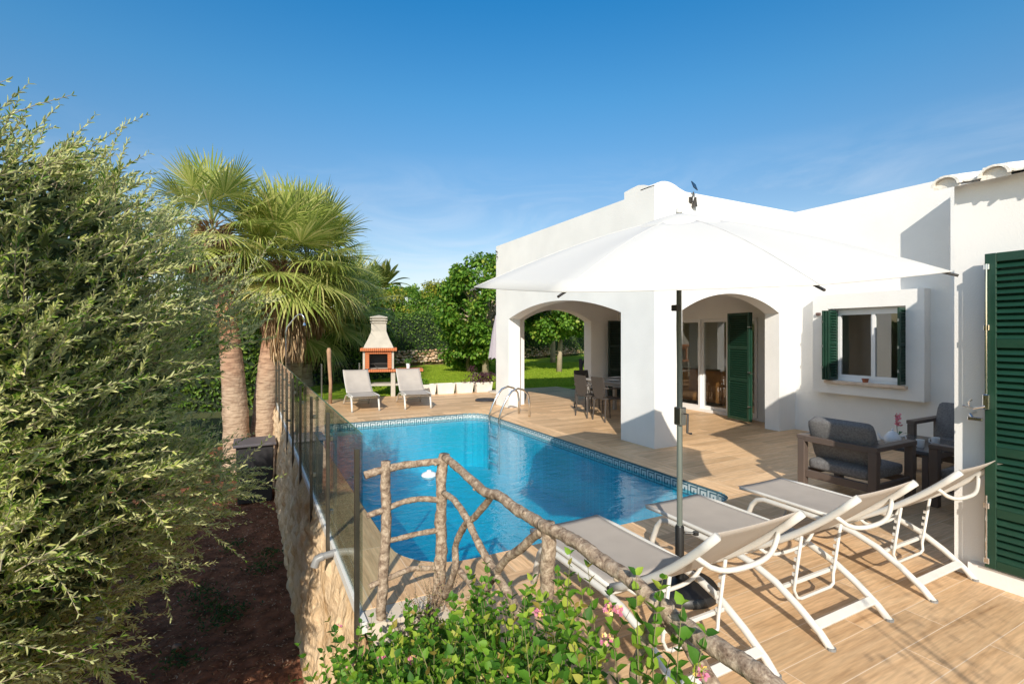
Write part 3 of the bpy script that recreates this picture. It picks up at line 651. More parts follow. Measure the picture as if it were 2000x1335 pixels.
px_, py_ = 2.55, 2.43
topj = C0 + ax*(-.35)
mb = MB(); mb.tube([(0, 0, .42), (-.0, 0, 1.5), Vector((topj.x-px_, topj.y-py_, topj.z)), top - Vector((px_, py_, 0))], [.0185, .0185, .0185, .015], 16); mb.build('pole', mat('grey green pole', (.13, .15, .13), .4), umb, auto=60)
mb = MB(); mb.lathe([(.029, .03), (.029, .42), (.024, .43)], 16); mb.build('pole_sleeve', M_black, umb, auto=40)
mb = MB(); mb.tube([(.03, -.02, .38), (.07, -.05, .38)], .008, 8); mb.lathe([(.02, -.01), (.02, .01)], 10, c=(.085, -.06, .38)); mb.build('knob', M_black, umb)
mb = MB(); mb.lathe([(.25, 0), (.25, .03), (.235, .05), (.05, .07), (.03, .08)], 32); mb.build('base', M_black, umb, auto=40)
mb = MB(); mb.rbox(-.028, .028, -.035, .028, 1.10, 1.22, .006); cr_ = mb.build('crank_box', M_steel, umb); mb = MB(); mb.tube([(-.0, -.035, 1.18), (-.0, -.07, 1.18), (-.01, -.075, 1.06), (-.01, -.11, 1.06)], .008, 8); mb.build('crank_handle', M_dark, cr_)
mb = MB(); mb.rbox(-.06, -.015, -.03, .02, 1.86, 1.90, .004); mb.build('tilt_clamp', M_dark, umb)

# ------------------------------------------------------------------ sun loungers
def make_lounger(label, ang=36, group=None, wear=None):
    root = empty('sun_lounger', label, 'sun lounger', group=group); hw = .295
    Lr = .86; hy = .86; hz = .335     # hinge
    def back(s): a = R(ang); return (hy + Lr*s*math.cos(a*(.78+.22*s)), hz + Lr*s*math.sin(a*(.70+.34*s)))
    for sx in (-1, 1):
        x = sx*hw; rail = []
        # front leg -> seat rail -> rear leg, one bent tube
        pts = [(.04, 0), (.075, .12), (.12, .23), (.17, .285), (.24, .305), (.5, .30), (.80, .295), (.95, .275), (1.10, .225), (1.24, .145), (1.36, .06), (1.42, 0)]
        mb = MB(); mb.tube([(x, y, z) for y, z in pts], [.021]*len(pts), 12); mb.build('side_frame', M_white, root, smooth=True)
        mb = MB(); bp_ = [(x*.985, *back(s)) for s in np.linspace(0, 1, 9)]
        for a, b2 in zip(bp_[:-1], bp_[1:]): pass
        mb.tube(bp_, .019, 10, flat=.75); mb.build('back_rail', M_white, root, smooth=True)
        mb = MB(); mb.tube([(x*.985, .0, .34), (x*.985, .2, .345), (x*.985, .6, .34), (x*.985, hy, .335)], .014, 10); mb.build('seat_rail', M_white, root, smooth=True)
    # fabric: seat and back, sagging between rails
    def cloth(fn, n0, sag):
        V = []; Fc = []; nx = 12
        for i in range(n0+1):
            y, z = fn(i/n0)
            for j in range(nx+1):
                w = j/nx*2-1; V.append((w*hw*.99, y, z - sag(i/n0)*(1-w*w)))
        for i in range(n0):
            for j in range(nx): a = i*(nx+1)+j; Fc.append((a, a+1, a+nx+2, a+nx+1))
        return V, Fc
    V, Fc = cloth(lambda s: (-.02 + (hy+.02)*s, .352 - .006*math.sin(math.pi*s)), 14, lambda s: .006 + .012*math.sin(math.pi*s))
    o = np_mesh('seat_sling', V, Fc, M_sling, root, smooth=True); o.modifiers.new('t', 'SOLIDIFY').thickness = .004
    V, Fc = cloth(lambda s: (back(s*.985)[0] - .012, back(s*.985)[1] + .016), 14, lambda s: .008 + .035*math.sin(math.pi*min(1, s*1.1)))
    o = np_mesh('back_sling', V, Fc, M_sling, root, smooth=True); o.modifiers.new('t', 'SOLIDIFY').thickness = .004
    # bowed cross tube behind the back
    y, z = back(.80); mb = MB(); mb.tube([(-hw*.97, y+.005, z-.005)] + [(hw*.97*w, y + .05*(1-w*w)+.01, z - .085*(1-w**4)) for w in np.linspace(-.93, .93, 13)] + [(hw*.97, y+.005, z-.005)], .0125, 10); mb.build('back_crossbar', M_white, root, smooth=True)
    y, z = back(.14); mb = MB(); mb.tube([(hw*.97*w, y + .02*(1-w*w)+.01, z - .075*(1-w**4)) for w in np.linspace(-1, 1, 13)], .0115, 10); mb.build('back_crossbar', M_white, root, smooth=True)
    for yq in (.20, .82): mb = MB(); mb.bar((-hw, yq, .285), (hw, yq, .285), .025, .03, r=.004); mb.build('seat_crossbar', M_white, root)
    mb = MB(); mb.bar((-hw, 1.335, .085), (hw, 1.335, .085), .05, .022, up=(0, .5, 1), r=.004); mb.build('leg_crossbar', M_white, root)
    mb = MB(); mb.bar((-hw+.02, 1.12, .20), (hw-.02, 1.12, .20), .022, .022, r=.003); mb.build('stop_bar', M_white, root)
    # prop: U tube hinged on the back, resting on the stop bar, with notched plates
    y, z = back(.46); a0 = Vector((0, y, z-.02)); yb, zb = 1.16, .12
    mb = MB(); w = .20
    mb.tube([(-w, y, z-.02), (-w, yb-.01, zb+.06), (-w+.015, yb, zb+.015), (-w+.05, yb, zb), (w-.05, yb, zb), (w-.015, yb, zb+.015), (w, yb-.01, zb+.06), (w, y, z-.02)], .010, 8); pr = mb.build('prop', M_white, root, smooth=True)
    for sx in (-w, w):
        mb = MB(); a_ = Vector((sx, y, z-.05)); b_2 = Vector((sx, yb, zb+.06)); mb.bar(a_.lerp(b_2, .2) + Vector((0, -.008, 0)), a_.lerp(b_2, .9) + Vector((0, -.008, 0)), .006, .016)
        for q in range(5):
            c = a_.lerp(b_2, .25+.15*q); mb.box(sx-.008, sx+.008, c.y-.028, c.y-.004, c.z-.008, c.z+.012)
        mb.build('notch_plate', M_white, pr)
    for sx in (-1, 1):
        for yf in (.04, 1.42): mb = MB(); mb.lathe([(.0235, 0), (.0235, .014)], 12, c=(sx*hw, yf, 0)); mb.build('foot_cap', M_pvc, root)
    mb = MB(); mb.lathe([(.02, -.012), (.02, .012)], 12, M=Matrix.Translation((hw*.99, hy, .325)) @ Matrix.Rotation(R(90), 4, 'Y')); mb.build('pivot', M_black, root)
    return root
GL = 'sun loungers with raised backs in a row between parasol and wall'
def put(o, x, y, rz): o.location = (x, y, 0); o.rotation_euler = (0, 0, rz)
l1 = make_lounger('taupe sling sun lounger nearest the branch railing', 36, GL); put(l1, 2.025, 3.0, R(180))
l2 = copy_tree(l1); put(l2, 3.08, 3.0, R(180)); l2['label'] = 'middle taupe sling lounger just right of the parasol pole'
l3 = copy_tree(l1); put(l3, 4.16, 2.98, R(180)); l3['label'] = 'taupe sling lounger beside the white wall with the green shutter'
GF = 'sun loungers beyond the pool'
lf = make_lounger('light grey lounger beyond the pool in front of the barbecue counter end', 34, GF)
put(lf, 3.44, 11.12, R(-7)); lf2 = copy_tree(lf); put(lf2, 2.30, 11.30, R(-2)); lf2['label'] = 'light grey lounger beyond the pool nearest the glass fence'

# ------------------------------------------------------------------ garden sofa set
def armchair(label, loc, rz, group):
    """local: back towards -x, seat opening towards +x; width along y"""
    o = empty('garden_armchair', label, 'armchair', loc, rz, group); w = .70; d = .68; t_ = .075
    for (x, y) in ((0, 0), (0, w), (d, 0), (d, w)):
        mb = MB(); mb.rbox(x-t_/2, x+t_/2, y-t_/2, y+t_/2, 0, .575, .004); mb.build('leg', M_taupe, o)
    for y in (0, w):
        mb = MB(); mb.rbox(-t_/2, d+t_/2, y-t_/2-.01, y+t_/2+.01, .576, .62, .004); mb.build('armrest', M_taupe, o)
    mb = MB(); mb.rbox(-t_/2, t_/2-.03, t_/2, w-t_/2, .555, .618, .004); mb.build('back_rail', M_taupe, o)
    mb = MB(); mb.rbox(-.015, .02, t_/2, w-t_/2, .17, .25, .004); mb.rbox(d-.02, d+.015, t_/2, w-t_/2, .17, .25, .004); mb.rbox(t_/2, d-t_/2, -.02, .015, .17, .25, .004); mb.rbox(t_/2, d-t_/2, w-.015, w+.02, .17, .25, .004); mb.build('seat_frame', M_taupe, o)
    def cushion(name, sx, sy, sz, M):
        mb = MB(); nx_, ny_, nz_ = 6, 8, 3; V = []; 
        import itertools
        bm_ = {}
        def q(i, j, k):
            if (i, j, k) not in bm_:
                a, b_, c_ = 2*i/nx_-1, 2*j/ny_-1, 2*k/nz_-1; x = a*sx/2; y_ = b_*sy/2; z = c_*sz/2
                if sx > sz: z *= 1 + .16*(1-a*a)*(1-b_*b_) - .25*max(abs(a), abs(b_))**6
                else: x *= 1 + .22*(1-c_*c_)*(1-b_*b_) - .25*max(abs(c_), abs(b_))**6
                bm_[(i, j, k)] = len(V); V.append(M @ Vector((x, y_, z)))
            return bm_[(i, j, k)]
        fs = []
        for i in range(nx_):
            for j in range(ny_):
                for k in (0, nz_): fs.append((q(i, j, k), q(i+1, j, k), q(i+1, j+1, k), q(i, j+1, k)))
        for i in range(nx_):
            for k in range(nz_):
                for j in (0, ny_): fs.append((q(i, j, k), q(i+1, j, k), q(i+1, j, k+1), q(i, j, k+1)))
        for j in range(ny_):
            for k in range(nz_):
                for i in (0, nx_): fs.append((q(i, j, k), q(i, j+1, k), q(i, j+1, k+1), q(i, j, k+1)))
        mb.add(V, fs); c = mb.build(name, M_cush, o, smooth=True)
        sb = c.modifiers.new('s', 'SUBSURF'); sb.levels = 1; sb.render_levels = 1
        return c
    cushion('seat_cushion', .66, .62, .14, Matrix.Translation((.34, w/2, .32)))
    cushion('back_cushion', .15, .62, .48, Matrix.Translation((.125, w/2, .585)) @ Matrix.Rotation(R(-20), 4, 'Y'))
    return o
GA = 'dark garden armchairs by the window'
a1 = armchair('dark armchair with charcoal cushions seen from behind, half sunlit', (5.34, 2.63, 0), 0, GA)
a2 = armchair('dark armchair facing the pool, against the villa wall', (8.12, 3.23, 0), R(180), GA)
a3 = armchair('dark armchair mostly hidden by the near white wall, in the foreground of the group', (6.72, 1.74, 0), R(90), GA)
tb = empty('coffee_table', 'dark low coffee table among the armchairs', 'coffee table', (6.95, 2.95, 0))
mb = MB(); mb.rbox(-.5, .5, -.3, .3, .40, .44, .005); mb.build('table_top', mat('dark table glass', (.09, .085, .085), .15), tb)
for x in (-.45, .45):
    for y in (-.26, .26): mb = MB(); mb.rbox(x-.03, x+.03, y-.03, y+.03, 0, .399, .004); mb.build('leg', M_taupe, tb)
mb = MB(); mb.rbox(-.42, .42, -.275, -.245, .33, .399, .003); mb.rbox(-.42, .42, .245, .275, .33, .399, .003); mb.build('apron', M_taupe, tb)
# teapot
p = P(1745, 862, Z=.50); tp = empty('teapot', 'white china teapot on the coffee table', 'teapot', (6.52, 3.02, .44), R(120))
mb = MB(); mb.lathe([(.04, 0), (.07, .02), (.085, .06), (.08, .10), (.05, .135), (.045, .14)], 24); mb.build('body', M_pot, tp, smooth=True)
mb = MB(); mb.lathe([(.047, .141), (.035, .155), (.01, .165), (.012, .18), (.002, .19)], 20); mb.build('lid', M_pot, tp, auto=50)
mb = MB(); mb.tube([(.07, 0, .05), (.11, 0, .07), (.135, 0, .125)], [.018, .013, .009], 10); mb.build('spout', M_pot, tp, smooth=True)
mb = MB(); mb.tube([(-.075, 0, .11), (-.115, 0, .12), (-.125, 0, .08), (-.10, 0, .045), (-.075, 0, .045)], .008, 8); mb.build('handle', M_pot, tp, smooth=True)
for k, (x, y, lab) in enumerate([(6.68, 2.82, 'white cup on the near edge of the coffee table'), (6.98, 2.80, 'white mug on the coffee table beside the far armchair')]):
    c = empty('cup', lab, 'cup', (x, y, .44), R(40+90*k), 'cups on the coffee table')
    mb = MB(); mb.lathe([(.03, 0), (.036, .01), (.04, .085), (.037, .085), (.033, .015), (.0, .012)], 20); mb.build('body', M_pot, c, auto=50)
    mb = MB(); mb.tube([(.038, 0, .07), (.06, 0, .065), (.06, 0, .03), (.036, 0, .02)], .005, 8); mb.build('handle', M_pot, c)
M_pink = mat('pink petals', (.75, .22, .28), .6); M_leafd = mat('dark leaf', (.02, .09, .02), .4)
fo = empty('orchid', 'small pink orchid with dark leaves behind the teapot', 'potted plant', (6.70, 3.05, .44))
mb = MB(); mb.lathe([(.03, 0), (.045, .08), (.04, .08), (.0, .07)], 16); mb.build('pot', M_pot, fo, auto=50)
mb = MB(); mb.tube([(0, 0, .08), (.0, .01, .2), (-.01, .02, .33)], .003, 6); 
for k in range(4): a = k*1.6; mb.add([(0, 0, .08), (.07*math.cos(a)-.02*math.sin(a), .07*math.sin(a)+.02*math.cos(a), .13), (.13*math.cos(a), .13*math.sin(a), .12), (.07*math.cos(a)+.02*math.sin(a), .07*math.sin(a)-.02*math.cos(a), .13)], [(0, 1, 2, 3)])
mb.build('leaves', M_leafd, fo)
r_ = np.random.default_rng(3); n = 34; c = np.c_[r_.normal(size=n)*.014, r_.normal(size=n)*.014, .20 + r_.random(n)*.14]
leaves('flowers', c, rdir(r_, n), rdir(r_, n), .035, .028, M_pink, fo, HEART)
po = MB(); po.lathe([(.035, 0), (.045, .05), (.05, .05), (.05, .06), (.04, .06), (.03, .02)], 16); o = po.build('flower_pot', M_terra, auto=40); o.location = (8.58, 4.35, .954); tag(o, 'small terracotta pot on the window sill', 'pot')

# ------------------------------------------------------------------ dining set in the porch
M_wick = mat('brown grey resin', (.060, .050, .043), .6, bump=.6, bscale=150, bdist=.003)
def dchair(label, loc, rz, m=M_wick, group='dining chairs round the porch table'):
    o = empty('dining_chair', label, 'chair', loc, rz, group)     # back at -x
    for sy in (-.19, .19):
        mb = MB(); mb.tube([(.0, sy*1.08, 0), (.02, sy, .25), (.03, sy, .45)], [.014, .017, .018], 8); mb.build('leg', m, o)
        mb = MB(); mb.tube([(.42, sy, 0), (.40, sy, .43)], [.014, .018], 8); mb.build('leg', m, o)
    mb = MB(); mb.rbox(.0, .43, -.21, .21, .43, .46, .012); mb.build('seat', m, o)
    # back: rounded shield panel slightly leaning
    pts = []; ol_ = [(-.13, .46), (-.19, .55), (-.205, .70), (-.20, .84), (-.19, .87), (.19, .87), (.20, .84), (.205, .70), (.19, .55), (.13, .46)]
    V = []; 
    for s_ in (0, 1):
        for y, z in ol_: V.append((.015 - (z-.46)*.16 + .02*s_ - .02*(1-(y/.2)**2), y, z))
    n_ = len(ol_); mb = MB(); mb.add(V, [tuple(range(n_)), tuple(range(2*n_-1, n_-1, -1))] + [(i, (i+1) % n_, (i+1) % n_+n_, i+n_) for i in range(n_)]); mb.build('backrest', m, o)
    for sy in (-1, 1):
        mb = MB(); mb.tube([(-.03, sy*.20, .66), (.12, sy*.235, .66), (.33, sy*.235, .655), (.38, sy*.225, .62), (.385, sy*.2, .45)], .014, 8); mb.build('armrest', m, o, smooth=True)
    return o
M_wd = mat('dark resin', (.04, .035, .033), .5, bump=.4, bscale=120)
dchair('brown dining chair at the far left side of the porch table', (6.10, 8.49, 0), 0)
dchair('brown dining chair nearest the white corner pillar', (6.12, 7.93, 0), R(-2))
dchair('dark dining chair at the garden end of the table', (6.95, 9.65, 0), R(-90), M_wd)
dchair('dark dining chair at the house side of the table, garden end', (7.95, 8.5, 0), R(180), M_wd)
dchair('dark dining chair at the house side of the table, pool end', (7.95, 7.75, 0), R(180), M_wd)
dt = empty('dining_table', 'long grey dining table in the porch', 'table', (7.0, 8.1, 0))
M_tt = mat('grey table top', (.28, .27, .26), .4, var=.1)
mb = MB(); mb.rbox(-.45, .45, -.95, .95, .71, .745, .005); mb.build('table_top', M_tt, dt); mb = MB(); mb.box(-.38, .38, -.88, .88, .64, .709); mb.build('apron', M_tt, dt)
for x in (-.37, .37):
    for y in (-.86, .86): mb = MB(); mb.rbox(x-.035, x+.035, y-.035, y+.035, 0, .639, .004); mb.build('leg', M_tt, dt)
for k, (x, y, lab) in enumerate([(6.72, 8.75, 'white plate at the garden end of the table'), (6.72, 8.2, 'white plate in the middle of the table'), (7.25, 8.75, 'white plate at the house side of the table')]):
    mb = MB(); mb.lathe([(.07, 0), (.13, .018), (.128, .02), (.07, .006)], 28); o = mb.build('plate', M_pot, auto=40); o.location = (x, y, .746); tag(o, lab, 'plate', 'plates laid on the dining table')
pp = empty('potted_plant', 'small green plant in a white pot on the dining table', 'potted plant', (6.98, 7.95, .746))
mb = MB(); mb.lathe([(.05, 0), (.07, .15), (.062, .15), (.0, .13)], 20); mb.build('pot', M_pot, pp, auto=50)
n = 160; c = np.c_[r_.normal(size=n)*.04, r_.normal(size=n)*.04, .15+r_.random(n)*.07]; leaves('foliage', c, rdir(r_, n)+[0, 0, .7], rdir(r_, n), .06, .02, leafmat('herb leaf', [(0, (.03, .10, .02)), (1, (.10, .22, .05))]), pp)
bw = empty('fruit_bowl', 'white bowl of yellow lemons on the dining table', 'bowl', (7.02, 7.62, .746)); mb = MB(); mb.lathe([(.05, 0), (.14, .055), (.135, .055), (.045, .01)], 24); mb.build('bowl', M_pot, bw, auto=50)
M_lem = mat('lemon skin', (.78, .60, .02), .45, bump=.3, bscale=120)
for k in range(9):
    a = k*.78; rr_ = .075 if k < 7 else .02; z = .065 if k < 7 else .12; mb = MB(); M_ = Matrix.Translation((7.02 + rr_*math.cos(a), 7.62+rr_*math.sin(a), .746+z)) @ Matrix.Rotation(a*1.7, 4, 'Z') @ Matrix.Rotation(R(90), 4, 'Y')
    mb.lathe([(.002, -.047), (.010, -.04), (.027, -.022), (.033, 0), (.027, .022), (.010, .04), (.002, .047)], 12, M=M_); o = mb.build('lemon', M_lem, smooth=True); tag(o, 'yellow lemon heaped in the white bowl', 'lemon', 'lemons in the bowl')

# ------------------------------------------------------------------ pool ladder and float
ld = empty('pool_ladder', 'polished steel pool ladder at the far right pool edge', 'ladder', (4.52, 9.26, 0))
for y in (-.23, .23):
    pts = [(.65, y, 0), (.65, y, .30), (.62, y, .46), (.52, y, .56), (.38, y, .60), (.24, y, .55), (.13, y, .42), (.02, y, .22), (-.05, y, .02), (-.06, y, -.3), (-.06, y, -1.2)]
    mb = MB(); mb.tube(pts, .0215, 12); mb.build('handrail', M_chrome, ld, smooth=True)
for z in (-.35, -.62, -.9):
    mb = MB(); mb.rbox(-.10, -.02, -.22, .22, z-.015, z+.015, .005); mb.build('tread', M_chrome, ld)
p = P(838, 928, Z=-.10); fl = empty('chlorine_float', 'white round chlorine float on the pool water', 'pool float', p)
mb = MB(); mb.lathe([(.02, -.06), (.06, -.05), (.095, -.01), (.1, .01), (.085, .03), (.05, .045), (.03, .05)], 28); mb.build('float_ring', M_pot, fl, smooth=True); mb = MB(); mb.lathe([(.03, .051), (.03, .065), (.024, .07)], 16); mb.build('cap', M_pot, fl, auto=40)

# ------------------------------------------------------------------ glass fence
gf = empty('glass_fence', 'glass pool fence with dark steel posts along the retaining wall', 'fence', (.58, 3.1, 0))
ysf = [3.08, 4.33, 5.56, 6.8, 8.03, 9.27, 10.5, 11.76, 13.2]
M_post = mat('brown steel post', (.12, .11, .09), .3, metal=.7, var=.2, vscale=8)
for i, y in enumerate(ysf):
    mb = MB(); mb.rbox(.558, .586, y-.016, y+.016, -.32, 1.02 if i == 0 else 1.06, .003); o = mb.build('post', M_post, gf); o.location = -gf.location
    if i:
        mb = MB()
        for z in (.25, .85): mb.rbox(.5865, .612, y-.022, y+.022, z-.018, z+.018, .003)
        o = mb.build('clamp', M_steel, gf); o.location = -gf.location
for a, b2 in zip(ysf[:-1], ysf[1:]):
    mb = MB(); mb.box(.60, .608, a+.012, b2-.012, .03, 1.1); o = mb.build('glass_panel', M_glass, gf); o.location = -gf.location
    mb = MB(); mb.box(.5995, .6085, a+.012, b2-.012, 1.1, 1.104); o = mb.build('glass_edge', mat('green glass edge', (.10, .22, .17), .2), gf); o.location = -gf.location
gf2 = empty('glass_fence', 'glass fence panels crossing beyond the pool beside the barbecue', 'fence', (.66, 13.3, 0))
for x in (.0, .92, 1.84):
    mb = MB(); mb.tube([(x+.03, 0, 0), (x+.03, 0, .98)], .022, 12); mb.build('post', M_steel, gf2)
for x in (.06, .98): mb = MB(); mb.box(x+.02, x+.86, -.004, .004, .05, 1.02); mb.build('glass_panel', M_glass, gf2)

# ------------------------------------------------------------------ rustic branch railing
M_bark = mat('peeling bark', (.36, .26, .18), .9, spec=.15, bump=1, bscale=22, bdist=.012)
ns, ls, bs = nodes(M_bark); tc = ns.new('ShaderNodeTexCoord'); n1 = ns.new('ShaderNodeTexNoise'); n1.inputs['Scale'].default_value = 34; n1.inputs['Detail'].default_value = 9; n1.inputs['Roughness'].default_value = .75; n1.inputs['Distortion'].default_value = .5
ls.new(tc.outputs['Object'], n1.inputs[0]); r = ramp(M_bark.node_tree, [(.30, (.08, .05, .035)), (.42, (.20, .14, .10)), (.52, (.33, .25, .18)), (.62, (.50, .40, .30)), (.75, (.28, .22, .17))]); ls.new(n1.outputs[0], r.inputs[0]); ls.new(r.outputs[0], bs.inputs['Base Color'])
rail = empty('branch_railing', 'rustic railing of rough peeling branches in the foreground', 'railing', (1.0, 3.05, 0))
def spline(pts, k=7):
    pts = [Vector(p) for p in pts]; out = []
    q = [pts[0]*2 - pts[1]] + pts + [pts[-1]*2 - pts[-2]]
    for i in range(1, len(q)-2):
        for j in range(k):
            t_ = j/k; a, b2, c_, d_ = q[i-1], q[i], q[i+1], q[i+2]
            out.append(.5*((2*b2) + (c_-a)*t_ + (2*a-5*b2+4*c_-d_)*t_*t_ + (3*b2-a-3*c_+d_)*t_**3))
    out.append(pts[-1]); return out
def branch(name, pts, r0, r1, seed=0, k=9, knots=True):
    pp_ = spline(pts, k); n_ = len(pp_); mb = MB(); rs = []; r0 *= .93; r1 *= .93
    rgen = random.Random(seed)
    for i, p_ in enumerate(pp_):
        f_ = i/(n_-1); rs.append((r0*(1-f_)+r1*f_)*(1 + .10*mn.noise(p_*9 + Vector((seed, 0, 0))) + .10*mn.noise(p_*25)))
        pp_[i] = p_ + Vector((mn.noise(p_*7+Vector((seed, 1, 0))), mn.noise(p_*7+Vector((0, seed, 4))), mn.noise(p_*7+Vector((2, 0, seed)))))*r0*.35
    ring_n = 14; base = len(mb.v); mb.tube(pp_, rs, ring_n)
    # roughen the skin
    vs = [Vector(v_) for v_ in mb.v]
    for i in range(n_):
        for j in range(ring_n):
            v_ = vs[i*ring_n+j]; dd = v_ - pp_[i]; vs[i*ring_n+j] = pp_[i] + dd*(1 + .16*mn.noise(v_*38+Vector((seed, 0, 0))) + .08*mn.noise(v_*90))
    mb.v = [tuple(v_) for v_ in vs]
    if knots:
        for q in range(max(2, n_//14)):
            i = rgen.randrange(2, n_-2); d_ = Vector((rgen.uniform(-1, 1), rgen.uniform(-1, 1), rgen.uniform(-1, 1))).normalized(); c_ = pp_[i] + d_*rs[i]*.6
            mb.tube([c_, c_ + d_*rs[i]*.7], [rs[i]*.5, rs[i]*.32], 8)
    o = mb.build(name, M_bark, rail, smooth=True); o.location = -rail.location; return o
RY, RX = 3.02, 1.05
def yl(pl): return [P(x, y, Y=RY) for x, y in pl]
def xl(pl, X=RX): return [P(x, y, X=X) for x, y in pl]
branch('post', yl([(751, 902), (755, 1000), (750, 1100), (746, 1180), (747, 1262)]), .030, .033, 1)
branch('post', yl([(868, 885), (862, 960), (861, 1040), (858, 1120), (852, 1190)]), .036, .040, 2)
branch('rail', yl([(712, 928), (745, 917), (790, 908), (830, 903), (862, 900)]), .025, .022, 3)
branch('rail', yl([(716, 1008), (745, 997), (785, 980), (820, 974), (862, 976)]), .019, .019, 4)
branch('rail', yl([(762, 1054), (800, 1046), (862, 1033)]), .016, .018, 5)
branch('rail', yl([(722, 1146), (760, 1128), (800, 1112), (862, 1106)]), .017, .018, 6)
branch('handrail', xl([(870, 893), (905, 922), (945, 957), (985, 975), (1030, 1008), (1068, 1032)]), .025, .027, 7)
branch('handrail', xl([(1060, 1022), (1100, 1042), (1160, 1082), (1235, 1135), (1300, 1192), (1380, 1250), (1460, 1305), (1560, 1385), (1700, 1500)]), .027, .027, 8, k=12)
branch('brace', xl([(868, 962), (895, 985), (915, 1022), (935, 1060), (960, 1105), (1000, 1170), (1040, 1240)]), .020, .022, 9)
branch('brace', xl([(960, 965), (935, 1000), (905, 1030), (890, 1065), (888, 1110), (868, 1165)], 1.07), .019, .022, 10)
branch('brace', xl([(888, 1106), (915, 1135), (945, 1178)], 1.1), .018, .018, 11)
branch('brace', xl([(1058, 1035), (1030, 1060), (985, 1095), (950, 1150), (930, 1180)]), .021, .019, 12)
branch('post', xl([(1068, 1018), (1072, 1070), (1068, 1120), (1066, 1200)]), .031, .031, 13)
branch('brace', xl([(1305, 1180), (1280, 1215), (1255, 1265), (1240, 1310), (1238, 1380)], 1.04), .022, .020, 14)
branch('brace', xl([(1295, 1205), (1330, 1240), (1370, 1300), (1420, 1380)], 1.08), .021, .021, 15)

# ------------------------------------------------------------------ pipe, dark bin, shower, posts
pv = MB(); pa = P(655, 1078, X=.60); pv.tube([Vector((.60, pa.y, pa.z)), Vector((.49, pa.y-.01, pa.z-.01)), Vector((.46, pa.y-.01, pa.z-.02)), Vector((.445, pa.y-.01, pa.z-.06))], .027, 14); pv.tube([Vector((.51, pa.y-.01, pa.z-.008)), Vector((.465, pa.y-.01, pa.z-.02)), Vector((.445, pa.y-.01, pa.z-.075))], .032, 14)
o = pv.build('drain_pipe', M_pvc, auto=50); tag(o, 'short grey drain pipe elbow sticking out of the retaining wall', 'pipe')
M_bin = mat('dark bin plastic', (.02, .019, .022), .6)
bn = empty('compost_bin', 'dark rectangular garden bin at the far foot of the retaining wall', 'bin', (.13, 11.9, -1.75))
mb = MB(); mb.prism([(-.34, 0), (.30, 0), (.33, 1.16), (-.37, 1.16)], -.35, .35, 'y'); mb.build('box', M_bin, bn, bevel=.02); mb = MB(); mb.rbox(-.42, .38, -.42, .42, 1.161, 1.22, .015); mb.build('lid', mat('grey lid', (.10, .09, .10), .5), bn)
sh = empty('outdoor_shower', 'thin steel outdoor shower with a curved arm beside the palms', 'shower', (.74, 12.5, 0))
mb = MB(); mb.tube([(0, 0, 0), (0, 0, 1.75), (.03, -.02, 1.88), (.2, -.1, 2.12), (.26, -.13, 2.17), (.33, -.17, 2.17), (.37, -.19, 2.10), (.375, -.19, 1.98)], .016, 10); mb.build('pipe', M_chrome, sh, smooth=True)
mb = MB(); mb.lathe([(.02, .06), (.035, .02), (.045, 0), (.01, -.005)], 16, c=(.375, -.19, 1.92)); mb.build('shower_head', M_chrome, sh, auto=40)
mb = MB(); mb.lathe([(.07, 0), (.07, .015), (.02, .03)], 16); mb.build('base_plate', M_chrome, sh)
M_log = mat('weathered log', (.34, .20, .12), .9, bump=.8, bscale=14, var=.3, vscale=6)
p = P(649, 790, Y=12.3); mb = MB(); mb.tube([(0, 0, 0), (.01, 0, .5), (-.02, .0, 1.0), (-.03, 0, 1.32), (-.03, 0, 1.38)], [.045, .04, .045, .055, .03], 12); o = mb.build('log_post', M_log, smooth=True); o.location = (1.78, 13.05, 0); tag(o, 'upright reddish log standing behind the far glass panels', 'log')
mb = MB(); mb.tube([(0, 0, 0), (.01, 0, .5), (-.02, 0, 1.0)], [.075, .06, .05], 10); mb.tube([(-.01, 0, .8), (.12, .02, .95), (.2, .02, 1.0)], [.04, .03, .02], 8); o = mb.build('driftwood_post', mat('dark driftwood', (.06, .045, .04), .9, bump=.8, bscale=20), smooth=True); o.location = (8.62, 12.0, 0); tag(o, 'dark forked wooden post on the terrace edge behind the dining table', 'post')

# ------------------------------------------------------------------ barbecue
bq = empty('barbecue', 'brick and cement barbecue with a tall tapering chimney hood', 'barbecue', (3.20, 14.15, 0), R(-15))
M_brick = mat('orange brick', (.50, .16, .06), .85, bump=.4, bscale=60)
ns, ls, bs = nodes(M_brick); tc = ns.new('ShaderNodeTexCoord'); wv = ns.new('ShaderNodeTexWave'); wv.bands_direction = 'Z'; wv.inputs['Scale'].default_value = 5.2
M_slat = M_brick
def bricks(mb, x0, x1, y0, y1, z0, z1, n_, axis):
    for k in range(n_):
        g = .006
        if axis == 'z': a = z0 + (z1-z0)*k/n_; mb.rbox(x0, x1, y0, y1, a+g, z0+(z1-z0)*(k+1)/n_, .004)
        else: a = x0 + (x1-x0)*k/n_; mb.rbox(a+g, x0+(x1-x0)*(k+1)/n_, y0, y1, z0, z1, .004)
mb = MB(); bricks(mb, -.33, -.22, -.25, -.15, .77, 1.26, 10, 'z'); bricks(mb, .27, .38, -.25, -.15, .77, 1.26, 10, 'z'); bricks(mb, -.32, .37, -.26, -.2, 1.18, 1.25, 14, 'x'); mb.build('brick_pillars', M_brick, bq)
mb = MB(); mb.box(-.39, -.335, -.24, .3, .76, 1.26); mb.box(.385, .44, -.24, .3, .76, 1.26); mb.box(-.335, .385, .24, .3, .76, 1.26); mb.box(-.33, .38, -.14, .24, .765, .775); mb.build('firebox', M_conc, bq)
mb = MB(); mb.box(-.335, .385, .20, .238, .78, 1.25); mb.build('black_back', M_black, bq)  # flat black panel across the back of the firebox
